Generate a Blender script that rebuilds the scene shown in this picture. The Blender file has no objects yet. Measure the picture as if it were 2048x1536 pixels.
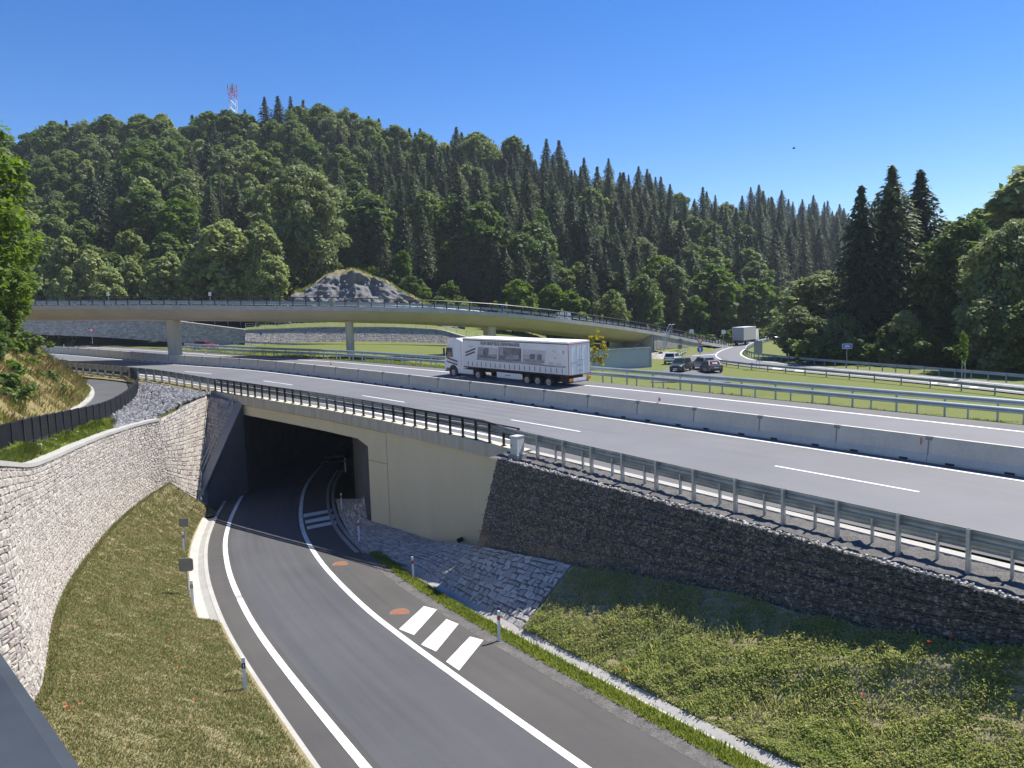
import bpy, math, random
import numpy as np
from mathutils import Matrix, Vector
rnd = random.Random(7)
rng = np.random.default_rng(7)
scene = bpy.context.scene
COL = scene.collection
# ------------------------------------------------------------------ camera
FOC = 1500.0                      # focal length in pixels of a 2048 px wide frame
CAMZ = 13.1
_up = -np.array([.03, 1., .0887]); _up /= np.linalg.norm(_up)
_fw = np.array([0, 0, 1.]); _fw = _fw - _fw @ _up * _up; _fw /= np.linalg.norm(_fw)
_rt = np.cross(_fw, _up)
RW = np.array([_rt, _fw, _up])
cam_data = bpy.data.cameras.new("camera"); cam = bpy.data.objects.new("camera", cam_data); COL.objects.link(cam)
cam_data.sensor_width = 36; cam_data.lens = FOC / 2048 * 36; cam_data.clip_start = .05; cam_data.clip_end = 6000
_cx, _cy, _cz = RW @ np.array([1, 0, 0.]), RW @ np.array([0, -1, 0.]), RW @ np.array([0, 0, -1.])
cam.matrix_world = Matrix(((_cx[0], _cy[0], _cz[0], 0), (_cx[1], _cy[1], _cz[1], 0), (_cx[2], _cy[2], _cz[2], CAMZ), (0, 0, 0, 1)))
scene.camera = cam
# ------------------------------------------------------------------ sky, sun, exposure
SUN_EL, SUN_AZ = math.radians(55.5), math.atan2(.82, .57)        # azimuth from +Y towards +X
world = bpy.data.worlds.new("World"); scene.world = world; world.use_nodes = True
wn = world.node_tree.nodes; wl = world.node_tree.links; wn.clear()
wo = wn.new('ShaderNodeOutputWorld'); wb = wn.new('ShaderNodeBackground'); ws = wn.new('ShaderNodeTexSky')
ws.sky_type = 'NISHITA'; ws.sun_disc = False; ws.sun_elevation = SUN_EL; ws.sun_rotation = SUN_AZ
ws.altitude = 300; ws.air_density = 1.0; ws.dust_density = .0; ws.ozone_density = 3.6
wb.inputs['Strength'].default_value = .09
whs = wn.new('ShaderNodeHueSaturation'); whs.inputs['Saturation'].default_value = 1.34; whs.inputs['Hue'].default_value = .512; wl.new(ws.outputs[0], whs.inputs['Color']); wl.new(whs.outputs[0], wb.inputs[0]); wl.new(wb.outputs[0], wo.inputs[0])
sd = bpy.data.lights.new("sun", 'SUN'); sd.energy = 5.0; sd.angle = math.radians(.5); sd.color = (1, .955, .88)
so = bpy.data.objects.new("sun", sd); COL.objects.link(so)
SUNV = Vector((math.cos(SUN_EL) * math.sin(SUN_AZ), math.cos(SUN_EL) * math.cos(SUN_AZ), math.sin(SUN_EL)))
so.rotation_euler = SUNV.to_track_quat('Z', 'Y').to_euler(); so.location = (60, 60, 120)
scene.view_settings.view_transform = 'Standard'; scene.view_settings.look = 'None'
scene.view_settings.exposure = .8; scene.view_settings.gamma = 1
scene.cycles.max_bounces = 6; scene.cycles.diffuse_bounces = 3; scene.cycles.transmission_bounces = 4; scene.cycles.transparent_max_bounces = 6
# ------------------------------------------------------------------ survey of the place (metres)
def ray(x, y): return RW @ np.array([(x - 1024) / FOC, (y - 768) / FOC, 1.])
_nm = RW @ np.array([-.0371805, -1, -.128816]); _dm = _nm[2] * CAMZ - 8.13385
MX, MY, M0 = -_nm[0] / _nm[2], -_nm[1] / _nm[2], _dm / _nm[2]
def motz(x, y): return M0 + MX * x + MY * y
def on_mot(x, y, h=0):
    r = ray(x, y); t = (_dm + h * _nm[2] - _nm[2] * CAMZ) / (_nm @ r); return np.array([0, 0, CAMZ]) + t * r
def at_z(x, y, z):
    r = ray(x, y); return np.array([0, 0, CAMZ]) + r * ((z - CAMZ) / r[2])
def at_d(x, y, D):
    r = ray(x, y); return np.array([0, 0, CAMZ]) + r * (D / r[1])
def over(x, y, px, py):           # height at plan position (x,y) seen on image row py (column from px)
    r = ray(px, py); return CAMZ + r[2] / r[1] * y
def proj(p):
    c = RW.T @ (np.asarray(p, float) - np.array([0, 0, CAMZ])); return 1024 + FOC * c[0] / c[2], 768 + FOC * c[1] / c[2]
CC = np.array([-492.99, -372.95]); R0 = 651.71
def shift(t):
    s = min(max((t - 503) / 27, 0), 1); return 2.0 * s * s * (3 - 2 * s)
def MP(t, off, h=0):
    p = t / R0; r = R0 - off - shift(t); x, y = CC[0] + r * math.cos(p), CC[1] + r * math.sin(p)
    return np.array([x, y, motz(x, y) + h])
def off_t(x, y):
    d = np.array([x, y]) - CC; return R0 - np.hypot(*d), math.atan2(d[1], d[0]) * R0
def frame(t, off, h=0):           # local frame: x along the road towards the far left, y to the far side, z up
    a, b = MP(t, off, h), MP(t + .5, off, h); X = (b - a) / np.linalg.norm(b - a); Z = np.array([-MX, -MY, 1.]); Z /= np.linalg.norm(Z)
    Y = np.cross(Z, X); Y /= np.linalg.norm(Y); Z = np.cross(X, Y)
    return Matrix(((X[0], Y[0], Z[0], a[0]), (X[1], Y[1], Z[1], a[1]), (X[2], Y[2], Z[2], a[2]), (0, 0, 0, 1)))
# the ramp climbs gently towards the camera: rz(y) is its height
def rz(y):
    y = np.asarray(y, float); z = 3.43 - .081 * y; return np.where(y > 46, np.interp(y, [46, 50, 56, 200], [-.296, -.58, -.8, -.8]), z)
def on_ramp(x, y, dz=0.):
    z = 0.
    for _ in range(25): z = float(rz(at_z(x, y, z + dz)[1]))
    return at_z(x, y, z + dz)
_Lpx = [(732, 1536), (675, 1467), (590, 1364.5), (505, 1252), (457.5, 1152), (447.5, 1085), (460, 1035), (486, 985), (526, 935), (595, 885)]
def smooth_curve(P, n=120, it=12):
    P = np.asarray(P, float); d = np.r_[0, np.cumsum(np.linalg.norm(np.diff(P[:, :2], axis=0), axis=1))]
    s = np.linspace(0, d[-1], n); Q = np.stack([np.interp(s, d, P[:, k]) for k in range(P.shape[1])], 1)
    for _ in range(it): Q[1:-1] = .25 * Q[:-2] + .5 * Q[1:-1] + .25 * Q[2:]
    return Q
_L = [tuple(on_ramp(*q)[:2]) for q in _Lpx]; _d = np.array(_L[0]) - np.array(_L[1]); _d /= np.linalg.norm(_d); _d2 = np.array([_d[0] + .08, _d[1]])
_L = [tuple(np.array(_L[0]) + _d * 6 + _d2 * 8), tuple(np.array(_L[0]) + _d * 6)] + _L[:-2]; _e = np.array(_L[-1]); _L += [tuple(_e + q) for q in ((-1.0, 9), (-1.2, 17), (-.7, 26), (.6, 36))]
RL = smooth_curve(_L, 140, 30)
_T = np.gradient(RL, axis=0); _T /= np.linalg.norm(_T, axis=1)[:, None]
RNORM = np.stack([_T[:, 1], -_T[:, 0]], 1)       # to the right of the line when looking ahead
def ramp(off, z=0., y0=-9, y1=999, lim=None):
    o = off(RL[:, 1])[:, None] if callable(off) else off
    Q = RL + RNORM * o; k = (RL[:, 1] >= y0) & (RL[:, 1] <= y1); Q = Q[k]
    return np.c_[Q, rz(Q[:, 1]) + z]
RO = lambda y: np.interp(y, [20, 28, 36, 45, 56], [4.48, 4.5, 4.62, 4.75, 4.87])      # right white line
def poly_at(P, q):               # point of polyline P (n,k) at fraction q by length
    P = np.asarray(P, float); d = np.r_[0, np.cumsum(np.linalg.norm(np.diff(P, axis=0), axis=1))]
    return np.stack([np.interp(np.asarray(q) * d[-1], d, P[:, k]) for k in range(P.shape[1])], -1)
# ------------------------------------------------------------------ object helpers
def tag(o, label=None, cat=None, group=None, kind=None):
    if label: o['label'] = label
    if cat: o['category'] = cat
    if group: o['group'] = group
    if kind: o['kind'] = kind
    return o
def empty(name, label, cat, loc=(0, 0, 0), rz=0, group=None, mat=None):
    o = bpy.data.objects.new(name, None); COL.objects.link(o); o.empty_display_size = .3
    if mat is not None: o.matrix_world = mat
    else: o.location = loc; o.rotation_euler = (0, 0, rz)
    return tag(o, label, cat, group)
def link(name, me, parent=None, mat=None):
    o = bpy.data.objects.new(name, me); COL.objects.link(o)
    if parent: o.parent = parent
    if mat is not None: o.matrix_world = mat
    return o
def copy_tree(o, parent=None):
    c = o.copy(); COL.objects.link(c); c.parent = parent
    for ch in list(o.children): copy_tree(ch, c)
    return c
class MB:
    def __init__(s): s.v = []; s.f = []; s.m = []
    def add(s, V, F, mi=0):
        b = len(s.v); s.v += [tuple(float(c) for c in p) for p in V]; s.f += [tuple(b + i for i in f) for f in F]; s.m += [mi] * len(F); return s
    def box(s, c, sz, mi=0, rot=None, taper=1.0):
        x, y, z = sz[0] / 2, sz[1] / 2, sz[2] / 2
        V = [(-x, -y, -z), (x, -y, -z), (x, y, -z), (-x, y, -z), (-x * taper, -y * taper, z), (x * taper, -y * taper, z), (x * taper, y * taper, z), (-x * taper, y * taper, z)]
        if rot is not None: V = [rot @ Vector(p) for p in V]
        return s.add([(p[0] + c[0], p[1] + c[1], p[2] + c[2]) for p in V], [(3, 2, 1, 0), (4, 5, 6, 7), (0, 1, 5, 4), (1, 2, 6, 5), (2, 3, 7, 6), (3, 0, 4, 7)], mi)
    def prism(s, pts, axis, a, b, mi=0):          # polygon pts (2D) extruded along axis from a to b
        def P(q, w): return {0: (w, q[0], q[1]), 1: (q[0], w, q[1]), 2: (q[0], q[1], w)}[axis]
        n = len(pts); V = [P(q, a) for q in pts] + [P(q, b) for q in pts]
        return s.add(V, [tuple(range(n))[::-1], tuple(range(n, 2 * n))] + [(i, (i + 1) % n, n + (i + 1) % n, n + i) for i in range(n)], mi)
    def tube(s, P, r, n=6, mi=0, cap=True):
        P = [Vector(p) for p in P]; rs = r if hasattr(r, '__len__') else [r] * len(P); V = []; F = []; ref = Vector((.13, .2, 1))
        for i, p in enumerate(P):
            t = (P[min(i + 1, len(P) - 1)] - P[max(i - 1, 0)]).normalized()
            if abs(t.dot(ref.normalized())) > .95: ref = Vector((1, .1, .05))
            a = t.cross(ref).normalized(); b = t.cross(a)
            V += [p + (a * math.cos(2 * math.pi * k / n) + b * math.sin(2 * math.pi * k / n)) * rs[i] for k in range(n)]
        for i in range(len(P) - 1):
            F += [(i * n + k, i * n + (k + 1) % n, (i + 1) * n + (k + 1) % n, (i + 1) * n + k) for k in range(n)]
        if cap: F += [tuple(range(n))[::-1], tuple(range((len(P) - 1) * n, len(P) * n))]
        return s.add(V, F, mi)
    def cyl(s, c, r, h, axis=2, n=16, mi=0, r2=None):
        r2 = r if r2 is None else r2; V = []
        for w, rr in ((-h / 2, r), (h / 2, r2)):
            for k in range(n):
                a, b = rr * math.cos(2 * math.pi * k / n), rr * math.sin(2 * math.pi * k / n)
                q = {0: (w, a, b), 1: (a, w, b), 2: (a, b, w)}[axis]; V.append((c[0] + q[0], c[1] + q[1], c[2] + q[2]))
        return s.add(V, [tuple(range(n))[::-1], tuple(range(n, 2 * n))] + [(k, (k + 1) % n, n + (k + 1) % n, n + k) for k in range(n)], mi)
    def loft(s, lines, mi=0, closed=False):
        n = len(lines[0]); V = [p for l in lines for p in l]; F = []; m = len(lines)
        for i in range(m if closed else m - 1):
            j = (i + 1) % m; F += [(i * n + k, i * n + k + 1, j * n + k + 1, j * n + k) for k in range(n - 1)]
        s.add(V, F, mi)
        if closed: s.add([l[0] for l in lines], [tuple(range(m))], mi).add([l[-1] for l in lines], [tuple(range(m))[::-1]], mi)
        return s
    def mesh(s, name, mats, smooth=False, fix=True):
        me = bpy.data.meshes.new(name); me.from_pydata(s.v, [], s.f)
        for m in (mats if isinstance(mats, (list, tuple)) else [mats]): me.materials.append(m)
        if len(me.materials) > 1: me.polygons.foreach_set('material_index', s.m)
        if smooth: me.polygons.foreach_set('use_smooth', [True] * len(s.f))
        if fix:
            import bmesh
            b = bmesh.new(); b.from_mesh(me); bmesh.ops.recalc_face_normals(b, faces=b.faces); b.to_mesh(me); b.free()
        me.update(); return me
    def build(s, name, mats, parent=None, smooth=False, fix=True, mat=None): return link(name, s.mesh(name, mats, smooth, fix), parent, mat)
def sweep(mb, t0, t1, prof, step=2.0, off=0., mi=0, offf=None, h0=0.):      # closed profile of (offset, height) along the motorway
    n = max(2, int(abs(t1 - t0) / step) + 1); ts = np.linspace(t0, t1, n)
    mb.loft([[MP(t, (offf(t) if offf else off) + o, h + h0) for t in ts] for o, h in prof], mi, closed=True)
def sweep_path(mb, P, prof, mi=0, side=1):    # closed profile along a 3D polyline; profile x is to the right of the walk
    P = np.asarray(P, float); T = np.gradient(P, axis=0); T[:, 2] = 0; T /= np.linalg.norm(T, axis=1)[:, None]; N = np.stack([T[:, 1], -T[:, 0], 0 * T[:, 0]], 1) * side
    mb.loft([[P[i] + N[i] * o + np.array([0, 0, h]) for i in range(len(P))] for o, h in prof], mi, closed=True)
def quads(name, V, mat):          # V (N,4,3) -> mesh of separate quads
    N, k = V.shape[:2]; me = bpy.data.meshes.new(name); me.vertices.add(N * k); me.loops.add(N * k); me.polygons.add(N)
    me.vertices.foreach_set('co', V.reshape(-1).astype(np.float32)); me.loops.foreach_set('vertex_index', np.arange(N * k, dtype=np.int32))
    me.polygons.foreach_set('loop_start', np.arange(0, N * k, k, dtype=np.int32)); me.polygons.foreach_set('loop_total', np.full(N, k, dtype=np.int32))
    me.materials.append(mat); me.update(calc_edges=True); return me
# ------------------------------------------------------------------ materials
def nmat(name):
    m = bpy.data.materials.new(name); m.use_nodes = True; nt = m.node_tree; b = nt.nodes['Principled BSDF']; return m, nt, b
def N(nt, typ, **kw):
    n = nt.nodes.new(typ)
    for k, v in kw.items():
        if k in n.inputs: n.inputs[k].default_value = v
        else: setattr(n, k, v)
    return n
def rgba(c): return (c[0], c[1], c[2], 1)
def ramp_node(nt, stops):
    r = nt.nodes.new('ShaderNodeValToRGB'); e = r.color_ramp.elements
    while len(e) < len(stops): e.new(.5)
    for q, (p, c) in zip(e, stops): q.position = p; q.color = rgba(c)
    return r
def plain(name, c, rough=.6, metal=0., spec=.5, var=.12, scale=3., bump=0.):
    m, nt, b = nmat(name); b.inputs['Roughness'].default_value = rough; b.inputs['Metallic'].default_value = metal; b.inputs['Specular IOR Level'].default_value = spec
    tc = N(nt, 'ShaderNodeTexCoord'); no = N(nt, 'ShaderNodeTexNoise', Scale=scale, Detail=5.); nt.links.new(tc.outputs['Object'], no.inputs['Vector'])
    r = ramp_node(nt, [(.3, [x * (1 - var) for x in c]), (.7, [min(1, x * (1 + var)) for x in c])]); nt.links.new(no.outputs['Fac'], r.inputs[0]); nt.links.new(r.outputs[0], b.inputs['Base Color'])
    if bump:
        bp = N(nt, 'ShaderNodeBump', Strength=bump, Distance=.02); nt.links.new(no.outputs['Fac'], bp.inputs['Height']); nt.links.new(bp.outputs[0], b.inputs['Normal'])
    return m
def two_noise(name, c1, c2, s_big, s_small, rough=.9, mixsmall=.5, bump=.3, dist=.01, spec=.3, stretch=None, c3=None, rng_=(.35, .65)):
    m, nt, b = nmat(name); b.inputs['Roughness'].default_value = rough; b.inputs['Specular IOR Level'].default_value = spec
    tc = N(nt, 'ShaderNodeTexCoord'); src = tc.outputs['Object']
    if stretch:
        mp = N(nt, 'ShaderNodeMapping'); mp.inputs['Scale'].default_value = stretch; nt.links.new(src, mp.inputs[0]); src = mp.outputs[0]
    n1 = N(nt, 'ShaderNodeTexNoise', Scale=s_big, Detail=6., Roughness=.6); n2 = N(nt, 'ShaderNodeTexNoise', Scale=s_small, Detail=4., Roughness=.7)
    nt.links.new(src, n1.inputs['Vector']); nt.links.new(tc.outputs['Object'], n2.inputs['Vector'])
    mx = N(nt, 'ShaderNodeMix'); mx.data_type = 'FLOAT'; mx.inputs[0].default_value = mixsmall; nt.links.new(n1.outputs['Fac'], mx.inputs[2]); nt.links.new(n2.outputs['Fac'], mx.inputs[3])
    st = [(rng_[0], c1), (rng_[1], c2)] if c3 is None else [(rng_[0], c1), (.5, c2), (rng_[1], c3)]
    r = ramp_node(nt, st); nt.links.new(mx.outputs[0], r.inputs[0]); nt.links.new(r.outputs[0], b.inputs['Base Color'])
    if bump:
        bp = N(nt, 'ShaderNodeBump', Strength=bump, Distance=dist); nt.links.new(n2.outputs['Fac'], bp.inputs['Height']); nt.links.new(bp.outputs[0], b.inputs['Normal'])
    return m
def island(name, stops, rough=.85, spec=.3, scale=14., bump=.5, dist=.03, noise_amt=.25, obj_random=0.):
    m, nt, b = nmat(name); b.inputs['Roughness'].default_value = rough; b.inputs['Specular IOR Level'].default_value = spec
    g = N(nt, 'ShaderNodeNewGeometry'); tc = N(nt, 'ShaderNodeTexCoord'); no = N(nt, 'ShaderNodeTexNoise', Scale=scale, Detail=4.); nt.links.new(tc.outputs['Object'], no.inputs['Vector'])
    r = ramp_node(nt, stops); nt.links.new(g.outputs['Random Per Island'], r.inputs[0])
    mx = N(nt, 'ShaderNodeMix'); mx.data_type = 'RGBA'; mx.blend_type = 'OVERLAY'; mx.inputs[0].default_value = noise_amt
    nt.links.new(r.outputs[0], mx.inputs[6]); nt.links.new(no.outputs['Fac'], mx.inputs[7]); nt.links.new(mx.outputs[2], b.inputs['Base Color'])
    if bump:
        bp = N(nt, 'ShaderNodeBump', Strength=bump, Distance=dist); nt.links.new(no.outputs['Fac'], bp.inputs['Height']); nt.links.new(bp.outputs[0], b.inputs['Normal'])
    return m
def foliage(name, stops, trans=.4, tcol=1.3, objvar=.35, clump=.35):
    m, nt, b = nmat(name); b.inputs['Roughness'].default_value = .62; b.inputs['Specular IOR Level'].default_value = .25
    g = N(nt, 'ShaderNodeNewGeometry'); oi = N(nt, 'ShaderNodeObjectInfo'); tc = N(nt, 'ShaderNodeTexCoord'); no = N(nt, 'ShaderNodeTexNoise', Scale=clump, Detail=2.)
    nt.links.new(tc.outputs['Object'], no.inputs['Vector'])
    a = N(nt, 'ShaderNodeMix'); a.data_type = 'FLOAT'; a.inputs[0].default_value = .5; nt.links.new(g.outputs['Random Per Island'], a.inputs[2]); nt.links.new(no.outputs['Fac'], a.inputs[3])
    a2 = N(nt, 'ShaderNodeMix'); a2.data_type = 'FLOAT'; a2.inputs[0].default_value = objvar; nt.links.new(a.outputs[0], a2.inputs[2]); nt.links.new(oi.outputs['Random'], a2.inputs[3])
    r = ramp_node(nt, stops); nt.links.new(a2.outputs[0], r.inputs[0]); nt.links.new(r.outputs[0], b.inputs['Base Color'])
    tr = N(nt, 'ShaderNodeBsdfTranslucent'); hs = N(nt, 'ShaderNodeHueSaturation', Saturation=1.15, Value=tcol, Hue=.49); nt.links.new(r.outputs[0], hs.inputs['Color']); nt.links.new(hs.outputs[0], tr.inputs[0])
    ms = N(nt, 'ShaderNodeMixShader'); ms.inputs[0].default_value = trans; nt.links.new(b.outputs[0], ms.inputs[1]); nt.links.new(tr.outputs[0], ms.inputs[2])
    nt.links.new(ms.outputs[0], nt.nodes['Material Output'].inputs[0]); return m
M = {}
def road_mat(name, c1, c2, rough):
    """asphalt with streaks and wheel tracks along the road (uv in metres: along, across), patches and fine grain"""
    m, nt, b = nmat(name); b.inputs['Specular IOR Level'].default_value = .4
    uv = N(nt, 'ShaderNodeUVMap'); mp = N(nt, 'ShaderNodeMapping'); mp.inputs['Scale'].default_value = (.035, 1.5, 1); nt.links.new(uv.outputs[0], mp.inputs[0])
    n1 = N(nt, 'ShaderNodeTexNoise', Scale=1.3, Detail=4., Roughness=.6); nt.links.new(mp.outputs[0], n1.inputs['Vector'])
    tc = N(nt, 'ShaderNodeTexCoord'); n2 = N(nt, 'ShaderNodeTexNoise', Scale=34., Detail=3., Roughness=.75); n3 = N(nt, 'ShaderNodeTexNoise', Scale=.22, Detail=5., Roughness=.65)
    nt.links.new(tc.outputs['Object'], n2.inputs['Vector']); nt.links.new(tc.outputs['Object'], n3.inputs['Vector'])
    a = N(nt, 'ShaderNodeMix'); a.data_type = 'FLOAT'; a.inputs[0].default_value = .42; nt.links.new(n1.outputs['Fac'], a.inputs[2]); nt.links.new(n2.outputs['Fac'], a.inputs[3])
    a2 = N(nt, 'ShaderNodeMix'); a2.data_type = 'FLOAT'; a2.inputs[0].default_value = .3; nt.links.new(a.outputs[0], a2.inputs[2]); nt.links.new(n3.outputs['Fac'], a2.inputs[3])
    r = ramp_node(nt, [(.36, c1), (.62, c2)]); nt.links.new(a2.outputs[0], r.inputs[0]); nt.links.new(r.outputs[0], b.inputs['Base Color'])
    mr = N(nt, 'ShaderNodeMapRange'); mr.inputs[1].default_value = .35; mr.inputs[2].default_value = .65; mr.inputs[3].default_value = rough - .12; mr.inputs[4].default_value = min(1, rough + .08); nt.links.new(n1.outputs['Fac'], mr.inputs[0]); nt.links.new(mr.outputs[0], b.inputs['Roughness'])
    bp = N(nt, 'ShaderNodeBump', Strength=.4, Distance=.004); nt.links.new(n2.outputs['Fac'], bp.inputs['Height']); nt.links.new(bp.outputs[0], b.inputs['Normal']); return m
def grid_uv(o, ncol, nrow, us, vs):          # mesh made by one loft of nrow lines with ncol points
    uvl = o.data.uv_layers.new(name='UVMap')
    for l in o.data.loops: i = l.vertex_index; uvl.data[l.index].uv = (us[i % ncol], vs[i // ncol])
M['asphalt'] = road_mat('motorway_asphalt', (.112, .112, .117), (.168, .167, .171), .72)
M['asphalt_shoulder'] = road_mat('shoulder_asphalt', (.105, .101, .097), (.14, .134, .128), .85)
M['asphalt_dark'] = road_mat('ramp_asphalt', (.058, .059, .062), (.088, .089, .092), .8)
M['asphalt_edge'] = road_mat('ramp_edge_asphalt', (.052, .05, .048), (.092, .086, .079), .9)
M['path'] = two_noise('path_asphalt', (.075, .075, .076), (.1, .1, .1), .4, 30, .9, .4, .3, .004)
M['paint'] = two_noise('white_road_paint', (.48, .48, .47), (.72, .72, .71), .8, 16, .6, .55, .2, .003, .4, rng_=(.36, .5))
M['paint_old'] = two_noise('rough_white_road_paint', (.42, .42, .41), (.74, .74, .72), 1.2, 14, .7, .6, .5, .01, .4, rng_=(.38, .52))
M['concrete'] = two_noise('concrete', (.25, .245, .23), (.34, .33, .31), .5, 9, .85, .4, .25, .01)
M['concrete_pale'] = two_noise('pale_concrete', (.33, .315, .28), (.44, .425, .385), .8, 8, .85, .5, .3, .01)
M['barrier'] = two_noise('barrier_concrete', (.50, .455, .375), (.67, .62, .52), .45, 6, .85, .35, .2, .01, stretch=(1, 1, .5))
M['fascia'] = two_noise('streaked_concrete', (.42, .385, .295), (.60, .56, .45), 1.1, 5, .85, .25, .2, .01, stretch=(2.2, 2.2, .12))
M['wall'] = two_noise('yellowish_render', (.68, .605, .395), (.75, .675, .45), .35, 3, .8, .25, .05, .005, stretch=(1, 1, .18))
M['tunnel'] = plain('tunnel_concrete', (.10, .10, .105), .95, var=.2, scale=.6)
M['viaduct'] = two_noise('viaduct_concrete', (.53, .48, .385), (.66, .60, .49), .3, 3, .85, .35, .15, .01, stretch=(1, 1, .4))
M['viaduct_edge'] = two_noise('viaduct_edge_concrete', (.36, .36, .345), (.47, .47, .455), .5, 4, .85, .3, .15, .01, stretch=(1.5, 1.5, .15))
M['galv'] = plain('galvanised_steel', (.42, .45, .47), .42, .75, var=.15, scale=2.5)
M['galv_far'] = plain('galvanised_rail', (.40, .46, .48), .5, .55, var=.1, scale=.8)
M['beam'] = plain('weathered_galvanised_beam', (.36, .375, .35), .5, .3, var=.2, scale=1.5)
M['black'] = plain('black_painted_steel', (.018, .02, .024), .45, .2, var=.2)
M['navy'] = plain('dark_blue_grey_paint', (.038, .045, .055), .6, 0., .25, var=.25, scale=9., bump=.15)
M['white'] = plain('white_paint', (.8, .8, .8), .4, var=.04)
M['white_plastic'] = plain('white_plastic', (.76, .76, .75), .45, var=.06, scale=8)
M['red'] = plain('red_reflector', (.62, .05, .03), .4, var=.1)
M['blackband'] = plain('black_band', (.015, .015, .017), .5)
M['grey_box'] = plain('pale_grey_cabinet', (.52, .53, .5), .5, var=.06, scale=4)
M['sign_back'] = plain('grey_sign_back', (.24, .25, .24), .5, .4, var=.1)
M['sign_white'] = plain('white_sign_face', (.78, .78, .76), .45, var=.04)
M['sign_blue'] = plain('blue_sign_face', (.02, .13, .5), .4, var=.08)
M['sign_red'] = plain('red_sign_border', (.55, .03, .03), .4, var=.08)
M['yellow'] = plain('yellow_plastic', (.75, .6, .02), .5)
M['rust'] = plain('rusty_iron', (.25, .10, .05), .9, var=.25, scale=14)
M['rust2'] = plain('brown_iron', (.2, .13, .1), .9, var=.25, scale=14)
M['rubber'] = plain('tyre_rubber', (.02, .02, .021), .85)
M['chassis'] = plain('dark_chassis', (.03, .03, .032), .7)
M['glass'] = plain('dark_window_glass', (.02, .03, .035), .08, var=.1)
M['stone'] = island('squared_pale_stone', [(0, (.29, .25, .22)), (.3, (.36, .325, .285)), (.55, (.41, .37, .32)), (.8, (.335, .31, .28)), (1, (.47, .425, .37))], .85, .3, 9, .9, .05, .35)
M['stone_grey'] = island('grey_paving_stone', [(0, (.33, .305, .275)), (.5, (.43, .40, .36)), (1, (.53, .495, .445))], .85, .3, 8, .8, .04, .35)
M['mortar'] = plain('pale_mortar', (.34, .305, .265), .95, var=.12, scale=4)
M['joint'] = plain('dark_joint', (.17, .16, .145), .95, var=.2, scale=6)
M['rubble'] = island('grey_rubble', [(0, (.09, .09, .1)), (.5, (.15, .15, .16)), (1, (.25, .25, .26))], .85, .4, 6, .5, .03, .3)
M['gravel'] = two_noise('shoulder_gravel', (.06, .056, .052), (.17, .16, .15), 2, 22, .95, .7, .8, .03, rng_=(.38, .6))
M['soil'] = two_noise('bare_soil', (.16, .12, .07), (.27, .21, .13), .6, 9, .95, .5, .6, .03)
M['lawn_soil'] = two_noise('dry_lawn', (.13, .13, .05), (.25, .205, .115), .9, 9, .95, .6, .7, .04, c3=(.17, .17, .07))
M['slope_soil'] = two_noise('weedy_soil', (.16, .15, .075), (.30, .25, .15), .5, 8, .95, .5, .8, .05, c3=(.11, .12, .045))
M['green_bank'] = two_noise('green_verge', (.075, .11, .018), (.135, .15, .035), .25, 5, .95, .5, .8, .06, c3=(.10, .135, .024))
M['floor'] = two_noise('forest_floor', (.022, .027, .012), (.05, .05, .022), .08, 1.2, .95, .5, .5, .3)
M['shotcrete'] = two_noise('netted_rock', (.095, .094, .094), (.20, .196, .19), .4, 2.2, .9, .45, .8, .25)
M['drygrass'] = two_noise('dry_grass_ground', (.15, .13, .05), (.24, .19, .085), .5, 5, .95, .5, .6, .05)
M['bark'] = plain('dark_bark', (.075, .06, .048), .95, var=.3, scale=3)
M['bark_birch'] = plain('pale_birch_bark', (.5, .48, .43), .9, var=.35, scale=2.5)
M['leaf_broad'] = foliage('beech_leaves', [(.2, (.07, .12, .032)), (.5, (.12, .18, .048)), (.8, (.20, .25, .075))])
M['leaf_bright'] = foliage('maple_leaves', [(.2, (.075, .135, .018)), (.5, (.105, .18, .025)), (.8, (.16, .22, .035))], .45)
M['leaf_birch'] = foliage('birch_leaves', [(.2, (.20, .25, .09)), (.5, (.27, .32, .12)), (.8, (.36, .39, .17))], .4)
M['leaf_grey'] = foliage('willow_leaves', [(.2, (.09, .135, .05)), (.5, (.15, .195, .075)), (.8, (.22, .26, .11))], .35)
M['needle'] = foliage('spruce_needles', [(.2, (.038, .066, .032)), (.5, (.07, .105, .05)), (.85, (.135, .165, .075))], .25, 1.2, .5)
M['needle_dead'] = foliage('dead_twigs', [(.2, (.075, .062, .058)), (.8, (.16, .135, .125))], .05, 1.0)
M['blade'] = foliage('lawn_grass_blades', [(.15, (.13, .175, .045)), (.45, (.21, .235, .08)), (.7, (.34, .29, .145)), (.9, (.45, .37, .22))], .3, 1.1, 0, .6)
M['weed'] = foliage('weed_leaves', [(.15, (.19, .27, .06)), (.45, (.31, .37, .12)), (.7, (.42, .40, .19)), (.95, (.50, .44, .29))], .55, 1.25, 0, .5)
M['verge'] = foliage('green_grass_blades', [(.15, (.13, .19, .035)), (.5, (.20, .26, .05)), (.85, (.30, .32, .09))], .4, 1.2, 0, .5)
M['hay'] = foliage('dry_stalks', [(.15, (.2, .19, .07)), (.5, (.32, .26, .11)), (.85, (.42, .33, .17))], .3, 1.1, 0, .5)
M['poppy'] = plain('red_petals', (.62, .075, .03), .6)
M['leaf_yellow'] = foliage('yellowing_leaves', [(.2, (.22, .22, .03)), (.5, (.36, .33, .04)), (.8, (.5, .42, .06))], .45)
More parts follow.
